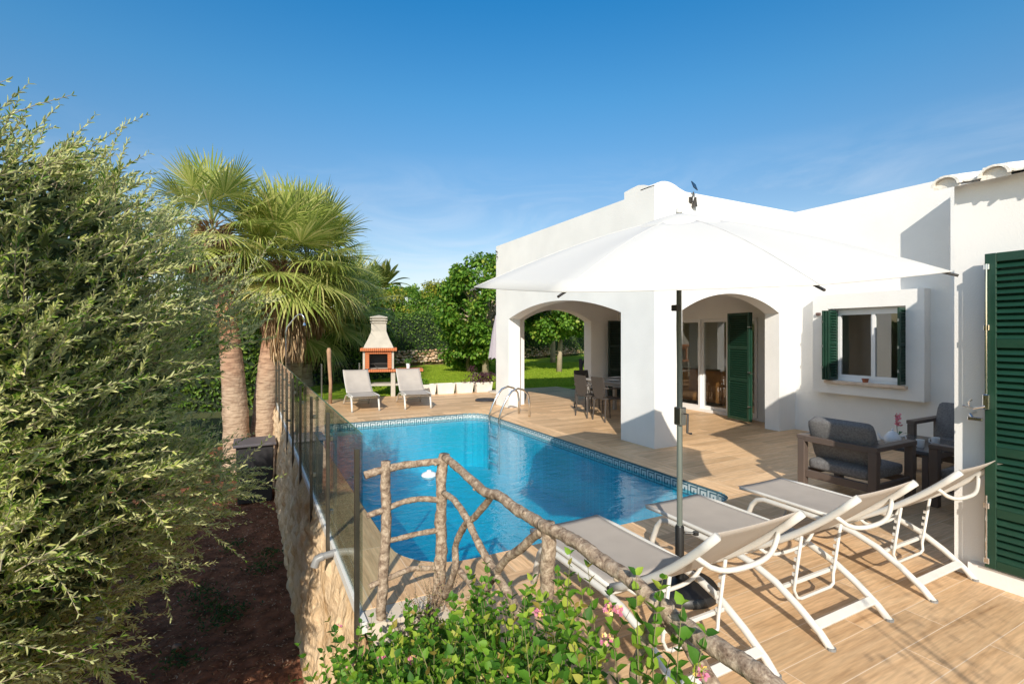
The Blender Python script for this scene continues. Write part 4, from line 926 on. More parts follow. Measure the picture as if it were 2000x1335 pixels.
mb = MB(); bricks(mb, -.46, .52, -.34, .34, 1.26, 1.345, 18, 'x'); mb.build('mantel', M_brick, bq)
mb = MB(); bricks(mb, -.42, 1.24, -.36, .36, .685, .755, 28, 'x'); mb.build('counter', M_brick, bq)
mb = MB(); pr_ = [(.40, 1.346), (.37, 1.42), (.29, 1.58), (.235, 1.72), (.205, 1.80), (.20, 2.03)]; vs = []
for hw_, z in pr_:
    d_ = hw_*.8; vs += [(.03-hw_, -d_, z), (.03+hw_, -d_, z), (.03+hw_, d_, z), (.03-hw_, d_, z)]
mb.add(vs, [(i*4+j, i*4+(j+1) % 4, i*4+4+(j+1) % 4, i*4+4+j) for i in range(5) for j in range(4)]); hd = mb.build('hood', M_conc, bq)
mb = MB()
for z0, e in ((2.031, .225), (2.10, .235), (2.17, .235)): mb.rbox(.03-e, .03+e, -e*.85, e*.85, z0, z0+.035, .006)
mb.box(.03-.18, .03+.18, -.15, .15, 2.05, 2.18); mb.add([(.03-.23, -.19, 2.206), (.03+.23, -.19, 2.206), (.03+.23, .19, 2.206), (.03-.23, .19, 2.206), (.03, 0, 2.26)], [(0, 1, 4), (1, 2, 4), (2, 3, 4), (3, 0, 4), (0, 3, 2, 1)]); mb.build('chimney_cap', M_conc, bq)
for x in (-.33, .42, 1.12): mb = MB(); mb.rbox(x-.06, x+.06, -.3, .32, 0, .684, .006); mb.build('leg', M_conc, bq)
mb = MB(); mb.box(-.27, .36, -.28, .3, .30, .35); mb.box(.48, 1.06, -.28, .3, .30, .35); mb.build('shelf', M_conc, bq)
mb = MB(); [mb.tube([(-.25, y, .90), (.3, y, .90)], .006, 6) for y in np.linspace(-.15, .15, 9)]; mb.tube([(-.25, -.15, .90), (-.25, .15, .90)], .008, 6); mb.tube([(.3, -.15, .90), (.3, .15, .90)], .008, 6); mb.tube([(-.1, -.15, .9), (-.05, -.3, .85), (.02, -.33, .8)], .008, 6); mb.build('grill', M_dark, bq)
pt = empty('potted_herb', 'small green herb in a white pot on the barbecue counter', 'potted plant', (4.00, 13.92, .757)); mb = MB(); mb.lathe([(.045, 0), (.06, .14), (.052, .14), (0, .12)], 18); mb.build('pot', M_pot, pt, auto=50)
M_herb = leafmat('herb leaf 2', [(0, (.04, .12, .02)), (1, (.14, .28, .06))])
n = 200; leaves('foliage', np.c_[r_.normal(size=n)*.045, r_.normal(size=n)*.045, .15+r_.random(n)*.09], rdir(r_, n)+[0, 0, .6], rdir(r_, n), .05, .02, M_herb, pt)

# planters
labs = ['half hidden white planter box nearest the barbecue', 'white planter box second from the barbecue', 'white planter box third from the barbecue', 'pale planter box holding a dark purple succulent']
for k, (x, y) in enumerate([(4.47, 13.72), (5.03, 13.70), (5.60, 13.66), (6.20, 13.62)]):
    o = empty('planter_box', labs[k], 'planter', (x, y, 0), R(-4), 'planter boxes along the lawn edge')
    mb = MB(); vs = [(-.23, -.11, 0), (.23, -.11, 0), (.23, .11, 0), (-.23, .11, 0), (-.27, -.14, .30), (.27, -.14, .30), (.27, .14, .30), (-.27, .14, .30), (-.245, -.115, .30), (.245, -.115, .30), (.245, .115, .30), (-.245, .115, .30), (-.24, -.11, .26), (.24, -.11, .26), (.24, .11, .26), (-.24, .11, .26)]
    mb.add(vs, [(0, 3, 2, 1), (0, 1, 5, 4), (1, 2, 6, 5), (2, 3, 7, 6), (3, 0, 4, 7), (4, 5, 9, 8), (5, 6, 10, 9), (6, 7, 11, 10), (7, 4, 8, 11), (8, 9, 13, 12), (9, 10, 14, 13), (10, 11, 15, 14), (11, 8, 12, 15)]); mb.build('box', M_planter, o, bevel=.008)
    mb = MB(); mb.box(-.238, .238, -.108, .108, .2, .262); mb.build('soil', M_soil, o)
def small_plant(name, label, loc, m, n, spread, h, L, Wd, T=HEART, seed=1, up=.6):
    rg = np.random.default_rng(seed); o = empty(name, label, 'plant', loc)
    leaves('foliage', np.c_[rg.normal(size=n)*spread, rg.normal(size=n)*spread*.7, rg.random(n)*h], rdir(rg, n)+[0, 0, up], rdir(rg, n), L, Wd, m, o, T)
    mb = MB(); [mb.tube([(0, 0, -.02), (rg.normal()*spread*.5, rg.normal()*spread*.4, h*.6)], .006, 5) for q in range(5)]; mb.build('stem', M_bark, o)
    return o
M_aeo = leafmat('purple succulent leaf', [(0, (.035, .012, .02)), (1, (.10, .04, .05))], .35, .1)
small_plant('succulent', 'dark purple aeonium succulent growing in the last planter', (6.22, 13.62, .26), M_aeo, 420, .18, .30, .075, .03, seed=4)
small_plant('succulent', 'taller dark purple rosette above the planters', (6.02, 13.98, .0), M_aeo, 160, .06, .75, .07, .03, seed=6)
small_plant('shrub', 'small bright green shrub beside the barbecue leg', (4.42, 13.75, .26), leafmat('bright leaf', [(0, (.08, .2, .01)), (1, (.2, .36, .03))]), 260, .07, .16, .07, .03, seed=7)
small_plant('shrub', 'small reddish seedling in the third planter', (5.62, 13.66, .25), leafmat('reddish leaf', [(0, (.12, .05, .02)), (1, (.2, .12, .03))]), 60, .05, .14, .04, .02, seed=8)

# closed grey parasol + round base plate
M_greyc = mat('lilac grey canvas', (.36, .33, .37), .9)
gp = empty('closed_parasol', 'closed grey parasol standing behind the far pillar', 'parasol', (6.52, 13.35, 0)); V = []; n_ = 32
prof_ = [(.03, 2.28), (.06, 2.1), (.11, 1.8), (.16, 1.4), (.21, 1.05), (.215, 1.0)]; 
for i, (rr_, z) in enumerate(prof_):
    for j in range(n_):
        a = 2*math.pi*j/n_; q = rr_*(1+.22*math.cos(8*a + z*2)); V.append((q*math.cos(a), q*math.sin(a), z + (.04*math.cos(8*a) if i == len(prof_)-1 else 0)))
mb = MB(); mb.add(V, [(i*n_+j, i*n_+(j+1) % n_, (i+1)*n_+(j+1) % n_, (i+1)*n_+j) for i in range(len(prof_)-1) for j in range(n_)]); mb.build('folded_canopy', M_greyc, gp, smooth=True)
mb = MB(); mb.tube([(0, 0, .05), (0, 0, 2.34)], .022, 12); mb.build('pole', M_steel, gp); mb = MB(); mb.lathe([(.25, 0), (.25, .04), (.05, .06)], 24); mb.build('base', M_conc, gp)
mb = MB(); mb.lathe([(.27, .004), (.27, .03), (.24, .05), (.05, .055)], 32); o = mb.build('iron_disc', M_dark, auto=40); o.location = (5.42, 11.75, 0); tag(o, 'flat dark round disc lying on the deck left of the far pillar', 'iron disc')

# ------------------------------------------------------------------ vegetation
# olive tree
M_olive = leafmat('olive leaf', [(0, (.09, .21, .02)), (.35, (.26, .37, .055)), (.7, (.55, .58, .16)), (1, (.85, .80, .38))], .34, .42, back=(.58, .60, .28))
M_otwig = mat('olive twig', (.33, .27, .19), .9)
M_obark = mat('olive bark', (.14, .11, .085), .95, bump=1, bscale=14, bdist=.03, var=.3, vscale=6)
def shoots(name, starts, dirs, lens, mleaf, parent, rng, nodes_=18, L=.055, Wd=.013, droop=.25, ang=.75, T=LANCE, twig=None, tr=.0035, pair=2, gap0=.12):
    n = len(starts); k = nodes_; s = np.linspace(gap0, 1, k)
    dirs = norm(dirs); bend = rng.normal(size=(n, 3))*.18; bend[:, 2] -= droop
    pts = starts[:, None] + dirs[:, None]*(lens[:, None]*s)[..., None] + bend[:, None]*(lens[:, None]*s**2)[..., None]*.6
    tan = norm(dirs[:, None] + bend[:, None]*1.2*s[None, :, None])
    ref = norm(np.cross(tan, np.broadcast_to(rng.normal(size=(n, 1, 3)), tan.shape))); ref2 = np.cross(tan, ref)
    Ps = []; Ds = []; Ns = []
    for q in range(pair):
        a = (np.arange(k)[None, :]*math.pi*.5 + q*2*math.pi/pair) + rng.normal(size=(n, k))*.25
        side = ref*np.cos(a)[..., None] + ref2*np.sin(a)[..., None]
        Ps.append(pts); Ds.append(tan + side*ang + rng.normal(size=tan.shape)*.12); Ns.append(np.cross(np.cross(tan, side), side)+tan*1.5 + rng.normal(size=tan.shape)*.2)
    Pn = np.concatenate([x.reshape(-1, 3) for x in Ps]); Dn = np.concatenate([x.reshape(-1, 3) for x in Ds]); Nn = np.concatenate([x.reshape(-1, 3) for x in Ns])
    sz = rng.uniform(.7, 1.15, len(Pn)) * np.tile(np.repeat((1.0 - .35*s**3)[None], n, 0).ravel(), pair)
    leaves(name, Pn, Dn, Nn, L*sz, Wd*sz, mleaf, parent, T)
    if twig is not None:
        # 3 sided twigs
        ks = [0, k//3, 2*k//3, k-1]; pp_ = np.concatenate([starts[:, None], pts[:, ks[1:]]], 1); V = []
        for i in range(4):
            rr_ = tr*(1-.22*i)
            for j in range(3):
                a = 2*math.pi*j/3; V.append(pp_[:, i] + (ref[:, ks[i]]*math.cos(a) + ref2[:, ks[i]]*math.sin(a))*rr_)
        V = np.stack(V, 1).reshape(-1, 3); Fq = np.array([(i*3+j, i*3+(j+1) % 3, (i+1)*3+(j+1) % 3, (i+1)*3+j) for i in range(3) for j in range(3)])
        np_mesh('twigs', V, (np.arange(n)[:, None, None]*12 + Fq[None]).reshape(-1, 4), twig, parent)
ot = empty('olive_tree', 'large bushy silver green olive tree filling the left side', 'tree', (-2.45, 4.5, -1.78))
rg = np.random.default_rng(11)
zs = np.array([-1.45, -1.0, -.4, .2, .8, 1.4, 1.9, 2.3, 2.65, 2.9]); rsz = np.array([.2, .7, 1.45, 2.03, 2.2, 2.18, 2.12, 2.02, 1.85, 1.4])
OC = np.array([-2.45, 4.5])
def olive_r(z, ph):
    base = np.interp(z, zs, rsz); nv = np.array([mn.noise(Vector((math.cos(a)*2.2, math.sin(a)*2.2, b*1.3))) + .6*mn.noise(Vector((math.cos(a)*5, math.sin(a)*5, b*3.+7))) for a, b in zip(ph, z)])
    return base*(1 + .27*nv)
n = 11500; z = rg.uniform(-1.15, 2.85, n); ph = rg.uniform(0, 2*math.pi, n); rad = olive_r(z, ph)
inset = rg.uniform(.12, .62, n)**1.0; rr_ = np.maximum(.05, rad - inset)
st = np.c_[OC[0]+rr_*np.cos(ph), OC[1]+rr_*np.sin(ph), z - .05] - np.array(ot.location)
up = np.clip((z-.2)/2.8, -.2, 1.1)
dr = np.c_[np.cos(ph), np.sin(ph), up + .38] + rg.normal(size=(n, 3))*.55
shoots('foliage', st, dr, np.where(rg.random(n) < .04, rg.uniform(.5, .75, n), rg.uniform(.22, .44, n)), M_olive, ot, rg, 14, .052, .0140, .22, .62, twig=M_otwig)
# inner mass, leaf colour darkened to stand for shade inside the crown
n = 34000; z = rg.uniform(-1.2, 2.7, n); ph = rg.uniform(0, 2*math.pi, n); rad = np.interp(z, zs, rsz)*rg.uniform(.55, .86, n)
leaves('inner_foliage', np.c_[OC[0]+rad*np.cos(ph), OC[1]+rad*np.sin(ph), z] - np.array(ot.location), rdir(rg, n), rdir(rg, n), .11, .035, leafmat('shaded inner olive leaf', [(0, (.04, .07, .018)), (1, (.12, .15, .05))], .6, .1), ot)
mb = MB(); mb.tube([(0, 0, -.1), (.05, .02, .4), (-.05, 0, .9), (.0, .05, 1.5)], [.26, .2, .17, .15], 14)
rr2 = random.Random(4)
for k in range(9):
    a = k*.7; e = Vector((1.5*math.cos(a), 1.5*math.sin(a), 2.2 + 2.2*rr2.random())); mb.tube(spline([(0, 0, 1.0+.06*k), e*.35+Vector((0, 0, .8)), e], 5), [.11*(1-i/11)+.012 for i in range(11)], 8)
mb.build('trunk', M_obark, ot, smooth=True)

# fan palms
M_fan = leafmat('fan palm leaf', [(0, (.20, .28, .05)), (.5, (.36, .42, .10)), (.85, (.54, .55, .17)), (1, (.70, .62, .26))], .4, .4)
M_fany = leafmat('yellowing palm leaf', [(0, (.26, .30, .05)), (.6, (.42, .36, .07)), (1, (.45, .30, .12))], .5, .2)
M_dead = leafmat('dead palm leaf', [(0, (.26, .15, .08)), (.5, (.46, .32, .18)), (1, (.64, .49, .31))], .8, .1)
M_ptrunk = mat('palm trunk', (.32, .26, .20), .95, bump=1, bscale=10, bdist=.03)
ns, ls, bs = nodes(M_ptrunk); tc = ns.new('ShaderNodeTexCoord'); mp = ns.new('ShaderNodeMapping'); mp.inputs['Scale'].default_value = (2, 2, 11); ls.new(tc.outputs['Object'], mp.inputs[0]); n1 = ns.new('ShaderNodeTexNoise'); n1.inputs['Scale'].default_value = 2.2; n1.inputs['Detail'].default_value = 7; ls.new(mp.outputs[0], n1.inputs[0])
sp = ns.new('ShaderNodeSeparateXYZ'); ls.new(tc.outputs['Object'], sp.inputs[0]); gr = ns.new('ShaderNodeMapRange'); gr.inputs[1].default_value = 2.2; gr.inputs[2].default_value = 3.6
n3 = ns.new('ShaderNodeTexNoise'); n3.inputs['Scale'].default_value = 2.5; n3.inputs['Detail'].default_value = 5; ls.new(tc.outputs['Object'], n3.inputs[0]); m3 = ns.new('ShaderNodeMath'); m3.operation = 'MULTIPLY_ADD'; m3.inputs[1].default_value = 1.6; ls.new(n3.outputs[0], m3.inputs[0]); ls.new(sp.outputs[2], m3.inputs[2]); m4 = ns.new('ShaderNodeMath'); m4.operation = 'SUBTRACT'; m4.inputs[1].default_value = .8; ls.new(m3.outputs[0], m4.inputs[0]); ls.new(m4.outputs[0], gr.inputs[0])
ra = ramp(M_ptrunk.node_tree, [(.3, (.22, .14, .09)), (.6, (.46, .34, .24))]); rb_ = ramp(M_ptrunk.node_tree, [(.3, (.16, .07, .04)), (.6, (.42, .20, .11))]); ls.new(n1.outputs[0], ra.inputs[0]); ls.new(n1.outputs[0], rb_.inputs[0])
mx = ns.new('ShaderNodeMix'); mx.data_type = 'RGBA'; ls.new(gr.outputs[0], mx.inputs[0]); ls.new(ra.outputs[0], mx.inputs[6]); ls.new(rb_.outputs[0], mx.inputs[7]); ls.new(mx.outputs[2], bs.inputs['Base Color'])
def fan(Vl, Fl, base, d, L, blade, nseg, rg, droop=1.0, spread=115, up=Vector((0, 0, 1))):
    """one fan leaf: arching petiole then a pleated fan of narrow segments"""
    d = Vector(d).normalized(); side = d.cross(up)
    if side.length < .1: side = Vector((1, 0, 0))
    side.normalize(); nrm = side.cross(d).normalized()
    tip = Vector(base) + d*L + Vector((0, 0, -.12*L*droop)); d2 = (d + Vector((0, 0, -.30*droop))).normalized(); nrm2 = side.cross(d2).normalized()
    # petiole strip
    i0 = len(Vl); w = .014
    mid = (Vector(base) + tip)/2 + Vector((0, 0, .04*L))
    for p_ in (Vector(base), mid, tip): Vl += [p_ - side*w, p_ + nrm2*w, p_ + side*w]
    for q in range(2):
        for j in range(2): Fl.append((i0+q*3+j, i0+q*3+j+1, i0+q*3+3+j+1, i0+q*3+3+j))
    for s in range(nseg):
        a = R(-spread + 2*spread*s/(nseg-1)); da = R(spread/nseg)*.95
        bl = blade*(.72 + .28*math.cos(a*.75))*(1 + rg.normal()*.11)
        def pt(rr_, aa, drop): 
            return tip + (d2*math.cos(aa) + side*math.sin(aa))*rr_ + nrm2*(rr_*.10*math.cos(aa*1.2)) - Vector((0, 0, drop))
        i0 = len(Vl); dz = droop*blade*(.10 + .30*abs(math.sin(a)))*(1+rg.normal()*.5)
        rows = ((.04, 1.0, 0), (.52, 1.0, .08), (.70, .78, .24), (.87, .38, .6), (1.0, .06, 1.1))
        for f_, wd, dr_ in rows:
            rr_ = bl*f_; wa = da*wd if f_ < .5 else da*wd*.8*.6/f_
            c_ = pt(rr_, a, dz*dr_); Vl += [pt(rr_, a-wa, dz*dr_), c_ + nrm2*(.35*rr_*wa), pt(rr_, a+wa, dz*dr_)]
        for q in range(len(rows)-1):
            for j in range(2): Fl.append((i0+q*3+j, i0+q*3+j+1, i0+q*3+3+j+1, i0+q*3+3+j))
def fan_palm(label, base, H, r0, crown_r, nleaf, seed, skirt=(0, 0), lean=(0, 0), yellow=2, group='fan palms beside the pool fence', petiole=.62, low=-35):
    o = empty('fan_palm', label, 'palm tree', base, 0, group); rg = np.random.default_rng(seed)
    mb = MB(); prof_ = []
    ks = 60; pts = []; rs = []
    for k in range(ks+1):
        f_ = k/ks; pts.append((lean[0]*f_*f_, lean[1]*f_*f_, H*f_)); rs.append(r0*(1.15 - .35*min(1, f_*1.6) + (.10 if f_ < .08 else 0))*(1 + .018*math.sin(k*2.1) + .02*rg.normal()))
    mb.tube(pts, rs, 24); mb.build('trunk', M_ptrunk, o, smooth=True)
    top = Vector((lean[0], lean[1], H)); Vl = []; Fl = []; Vy = []; Fy = []
    for k in range(nleaf):
        a = k*2.399 + rg.normal()*.15; f_ = (k+.5)/nleaf; el = R(82 - (82-low)*f_**1.05)
        d = Vector((math.cos(a)*math.cos(el), math.sin(a)*math.cos(el), math.sin(el)))
        tgt = (Vy, Fy) if k >= nleaf - yellow else (Vl, Fl)
        fan(*tgt, top + Vector((0, 0, .25*(1-f_)-.05)), d, crown_r*petiole*(1+rg.normal()*.08), crown_r*.62, 38, rg, droop=.15 + 1.15*f_**1.5)
    np_mesh('crown', [tuple(v_) for v_ in Vl], Fl, M_fan, o)
    if Vy: np_mesh('old_fronds', [tuple(v_) for v_ in Vy], Fy, M_fany, o)
    if skirt[1]:
        n = 2200; a = rg.uniform(0, 2*math.pi, n); z = rg.uniform(H-skirt[0]+.3, H, n); q = (H-z)/skirt[0]
        rr_ = r0*(.85 + .5*rg.random(n)); x = lean[0]+rr_*np.cos(a); y = lean[1]+rr_*np.sin(a)
        D = np.c_[np.cos(a)*.16 + rg.normal(size=n)*.09, np.sin(a)*.16 + rg.normal(size=n)*.09, -np.ones(n)]
        leaves('dead_skirt', np.c_[x, y, z], D, np.c_[np.cos(a), np.sin(a), .1+0*a] + rg.normal(size=(n, 3))*.4, rg.uniform(.3, .75, n), rg.uniform(.02, .05, n), M_dead, o)
        n = 260; a = rg.uniform(0, 2*math.pi, n); z = rg.uniform(H-.5, H+.1, n); leaves('leaf_bases', np.c_[lean[0]+r0*.8*np.cos(a), lean[1]+r0*.8*np.sin(a), z], np.c_[np.cos(a)*.8, np.sin(a)*.8, .3+0*a], np.c_[0*a, 0*a, 1+0*a], .28, .05, M_dead, o)
    return o
def gpos(px, d, z): q = PD(px, 654, d); return (q.x, q.y, z)
fan_palm('left fan palm with a thick pale trunk, tall crown above the olive', gpos(463, 12.3, -1.78), 5.95, .28, 1.4, 30, 21, (1.0, 1), lean=(-.5, -.35), yellow=1)
fan_palm('middle fan palm with a hanging skirt of dead fronds', gpos(514, 12.9, -1.78), 5.25, .29, 1.8, 48, 22, (2.3, 1), lean=(.5, .1), yellow=3)
fan_palm('right fan palm with a reddish trunk behind the shower', gpos(566, 14.2, -1.78), 5.55, .26, 1.85, 44, 23, (1.9, 1), lean=(.45, .1), yellow=2)
M_fan_d = M_fan
fan_palm('short dark fan palm in the shade left of the barbecue', gpos(640, 17.5, -.05), 2.5, .16, 1.7, 30, 24, (1.2, 1), yellow=0, group='low fan palms behind the barbecue', low=-50)
fan_palm('short dark fan palm close behind the shower, in shade', gpos(600, 16.5, -.05), 2.3, .16, 1.7, 28, 25, (1.2, 1), yellow=0, group='low fan palms behind the barbecue', low=-50)
fan_palm('short fan palm reaching over the barbecue chimney side', gpos(690, 19, -.05), 2.9, .16, 1.6, 26, 26, (1.2, 1), yellow=0, group='low fan palms behind the barbecue', low=-50)
# date palm far away
dp = empty('date_palm', 'distant feather palm rising over the hedge', 'palm tree', gpos(748, 36, -.2)); mb = MB(); mb.tube([(0, 0, 0), (.1, 0, 2.5), (0, 0, 5.2)], [.4, .33, .38], 14); mb.build('trunk', M_ptrunk, dp, smooth=True)
rg = np.random.default_rng(8); PP = []; DD = []; LL = []
for k in range(34):
    a = k*2.4; el = R(78 - 95*(k/34)); d = np.array([math.cos(a)*math.cos(el), math.sin(a)*math.cos(el), math.sin(el)]); s = np.linspace(.08, 1, 46); Lf = 2.5
    p_ = np.array([0, 0, 5.2]) + d*Lf*s[:, None]; p_[:, 2] -= .75*s**2.2*Lf*math.cos(el)*.6
    tn = norm(np.gradient(p_, axis=0)); sd_ = norm(np.cross(tn, [0, 0, 1.]))
    for sg in (-1, 1): PP.append(p_); DD.append(tn*.8 + sg*sd_ + np.array([0, 0, .1])); LL.append(.42*np.sin(np.pi*np.clip(s, .15, .97))+.08)
PP = np.vstack(PP); DD = np.vstack(DD); LL = np.concatenate(LL); leaves('crown', PP, DD, np.tile([0, 0, 1.], (len(PP), 1)), LL, .035, M_fan, dp)

# broad-leaved trees
def clumps(rg, c, rad, ncl, cr, squash=.8, shell=.55):
    d = rdir(rg, ncl); q = rg.uniform(shell, 1, ncl)**.6; return np.array(c) + d*np.array(rad)*q[:, None], rg.uniform(.6, 1.3, ncl)*cr
def crown(name, parent, cl, cr, n, L, Wd, m, rg, T=HEART, hang=.45, up=0):
    k = rg.integers(0, len(cl), n); d = rdir(rg, n); q = rg.random(n)**.45
    p_ = cl[k] + d*(cr[k]*q)[:, None]*np.array([1, 1, .75]); D = d + np.array([0, 0, -hang+up]) + rg.normal(size=(n, 3))*.5; N = d*.8 + np.array([0, 0, .8]) + rg.normal(size=(n, 3))*.4
    sz = rg.uniform(.7, 1.25, n); return leaves(name, p_, D, N, L*sz, Wd*sz, m, parent, T)
M_mul = leafmat('mulberry leaf', [(0, (.06, .16, .015)), (.5, (.13, .28, .03)), (.85, (.24, .40, .05)), (1, (.40, .44, .07))], .45, .42)
def broad_tree(label, base, H, c, rad, ncl, cr, n, L, seed, tr=.1, group='broad leaved trees on the lawn', lean=(0, 0)):
    o = empty('mulberry_tree', label, 'tree', base, 0, group); rg = np.random.default_rng(seed)
    mb = MB(); mb.tube([(0, 0, -.1), (lean[0]*.5, lean[1]*.5, H*.5), (lean[0], lean[1], H)], [tr*1.25, tr, tr*.9], 12)
    cl, crr = clumps(rg, c, rad, ncl, cr)
    for q in range(0, ncl, 3): mb.tube(spline([(lean[0], lean[1], H*.95), (cl[q]+np.array([lean[0], lean[1], H]))/2+np.array([0, 0, .15]), cl[q]], 4), [tr*.5*(1-i/9)+.008 for i in range(9)], 6)
    mb.build('trunk', mat('smooth tan bark', (.36, .29, .20), .9, bump=.6, bscale=20, var=.15), o, smooth=True)
    crown('crown', o, cl, crr, n, L, L*.8, M_mul, rg); return o
b0 = gpos(948, 20.5, .03); broad_tree('tall bright green tree rising beside the villa corner', b0, 1.9, (0, 0, 2.85), (1.75, 1.9, 2.5), 95, .42, 17000, .14, 31, .12)
b0 = gpos(915, 22.5, .03); broad_tree('lower bright green tree overlapping the clipped hedge', b0, 1.3, (0, 0, 1.9), (1.4, 1.3, 1.7), 55, .38, 9500, .14, 35, .10)
b0 = gpos(1092, 22.7, .08); broad_tree('tree with a pale slanting trunk seen through the left arch', b0, 1.7, (.1, 0, 2.9), (2.0, 2.0, 1.35), 50, .55, 14000, .15, 32, .11, lean=(.08, 0))
b0 = gpos(1080, 28.5, .15); broad_tree('shaded tree farther back through the left arch', b0, 1.9, (0, 0, 3.0), (2.3, 2.3, 1.4), 44, .6, 10000, .16, 33, .13)
b0 = gpos(1180, 30, .15); broad_tree('tree mostly hidden behind the porch wall', b0, 1.9, (0, 0, 3.0), (2.3, 2.3, 1.4), 36, .6, 7000, .16, 34, .13)

# clipped hedge along the stone wall
M_hedge = leafmat('hedge leaf', [(0, (.045, .11, .015)), (.6, (.11, .21, .03)), (1, (.22, .31, .05))], .4, .3)
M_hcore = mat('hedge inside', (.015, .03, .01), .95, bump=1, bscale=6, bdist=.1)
def hedge(label, path, z0, z1, th, n, seed, m=M_hedge, L=.09, lump=.25, name='hedge', cat='hedge', topn=.3):
    rg = np.random.default_rng(seed); path = [Vector(p_) for p_ in path]; ls_ = [(b2-a).length for a, b2 in zip(path[:-1], path[1:])]; T = sum(ls_)
    o = empty(name, label, cat, (path[0].x, path[0].y, z0)); org = np.array(o.location)
    def at(s):
        for (a, b2, l) in zip(path[:-1], path[1:], ls_):
            if s <= l: d = (b2-a).normalized(); return a + d*s, Vector((-d.y, d.x, 0)) if False else Vector((-d.y, d.x))
            s -= l
        d = (path[-1]-path[-2]).normalized(); return path[-1], Vector((-d.y, d.x))
    # lumpy core: cross-section rounded
    ns_ = int(T/.35)+2; nc = 14; V = []
    prof_ = [(-1, 0), (-1.05, .25), (-1.05, .55), (-1, .8), (-.8, .95), (-.4, 1.0), (0, 1.02), (.4, 1.0), (.8, .95), (1, .8), (1.05, .55), (1.05, .25), (1, 0)]
    def surf(s, k):
        p_, nn = at(s); a, h = prof_[k]; lz = lump*mn.noise(Vector((s*.7, a*1.5, h*2+seed)))+lump*.5*mn.noise(Vector((s*2.2, a*3, h*5+seed)))
        q = th/2*a*(1+lz*.6/max(th, .3)*1.2); return np.array([p_.x + nn.x*q, p_.y + nn.y*q, z0 + (z1-z0)*h + (lz if h > .3 else 0)]) - org
    G = np.array([[surf(T*i/(ns_-1), k) for k in range(len(prof_))] for i in range(ns_)]); nc = len(prof_)
    Fc = [(i*nc+k, i*nc+k+1, (i+1)*nc+k+1, (i+1)*nc+k) for i in range(ns_-1) for k in range(nc-1)]
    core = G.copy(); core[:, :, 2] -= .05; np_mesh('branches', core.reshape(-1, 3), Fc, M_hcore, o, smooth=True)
    i = rg.uniform(0, ns_-1.001, n); k = rg.uniform(0, nc-1.001, n); i0 = i.astype(int); k0 = k.astype(int); fi = (i-i0)[:, None]; fk = (k-k0)[:, None]
    p_ = (G[i0, k0]*(1-fi)+G[i0+1, k0]*fi)*(1-fk) + (G[i0, k0+1]*(1-fi)+G[i0+1, k0+1]*fi)*fk
    tn = norm(G[i0+1, k0]-G[i0, k0]); tk = norm(G[i0, k0+1]-G[i0, k0]); nr = norm(np.cross(tk, tn)); c_ = G[i0].mean(1); nr = np.where((np.sum(nr*(p_-c_), 1) < 0)[:, None], -nr, nr)
    D = nr*.5 + rg.normal(size=(n, 3))*.7; leaves('foliage', p_ + nr*rg.uniform(-.04, .10, n)[:, None], D, nr + rg.normal(size=(n, 3))*.5, L*rg.uniform(.7, 1.3, n), L*.55, m, o, HEART)
    return o
sp_ = [(2.0, 23.0), (5.2, 24.2), (8.5, 25.2), (12.5, 26.3), (16.5, 27.8), (24, 31), (36, 36)]
hedge('clipped dark green hedge above the dry stone wall behind the lawn', [(a+.3, b2+.9) for a, b2 in sp_], .2, 2.75, 1.3, 46000, 41, L=.11)
M_ybush = leafmat('yellow green bush leaf', [(0, (.16, .22, .025)), (.6, (.32, .34, .04)), (1, (.58, .48, .05))], .5, .4)
def bush(label, c, rad, n, seed, m, L=.14, name='bush', cat='bush', ncl=24):
    o = empty(name, label, cat, (c[0], c[1], c[2]-rad[2])); rg = np.random.default_rng(seed); cl, cr = clumps(rg, (0, 0, rad[2]), rad, ncl, min(rad)*.42)
    crown('foliage', o, cl, cr, n, L, L*.55, m, rg); mb = MB()
    for q in range(0, ncl, 2): mb.tube([(0, 0, 0), cl[q]*.5+np.array([0, 0, .1]), cl[q]], [.06, .04, .015], 6)
    mb.build('trunk', M_obark, o); return o
def bpos(px, py, d): return tuple(PD(px, py, d))
for k, (px, py, d, rx, rz, lab, m) in enumerate([
    (715, 605, 27, 1.3, .9, 'yellowish bush left of the distant palm', M_ybush), (765, 612, 28, 1.5, 1.0, 'yellow flowering bush under the distant palm', M_ybush),
    (815, 600, 30, 1.6, 1.0, 'olive green bush above the middle of the hedge', M_mul), (848, 590, 31, 1.3, 1.0, 'tan green bush rising above the hedge', M_ybush),
    (790, 590, 33, 1.7, .9, 'green bush behind the hedge bushes', M_mul), (870, 615, 29, 1.3, .9, 'bright green bush where hedge meets the trees', M_mul),
    (690, 600, 24, 1.6, 1.3, 'dark bush behind the low palms', M_hedge), (600, 610, 24, 2.3, 1.6, 'broad dark shrub behind the shower', M_hedge), (520, 590, 26, 2.6, 1.8, 'dark shrub behind the palm trunks', M_hedge), (430, 600, 22, 2.8, 2.0, 'dark shrub behind the left palm', M_hedge)]):
    c_ = bpos(px, py, d); bush(lab, c_, (rx, rx, rz*1.25), int(2600*rx), 50+k, m)
hedge('tall shaded hedge behind the palms and barbecue', [(-7, 19), (-2, 18.5), (2.5, 18.8), (4.6, 20.4)], -.6, 2.1, 1.6, 26000, 42, L=.13)
hedge('dark boundary hedge far behind the olive tree', [(-14, 4), (-12, 12), (-7, 19)], -1.8, 2.2, 1.6, 10000, 43, L=.16)
hedge('long hedge closing the far end of the garden', [(-20, 34), (0, 36), (14, 38), (30, 42), (50, 46)], -.5, 3.0, 2.5, 24000, 44, L=.22, lump=.5)

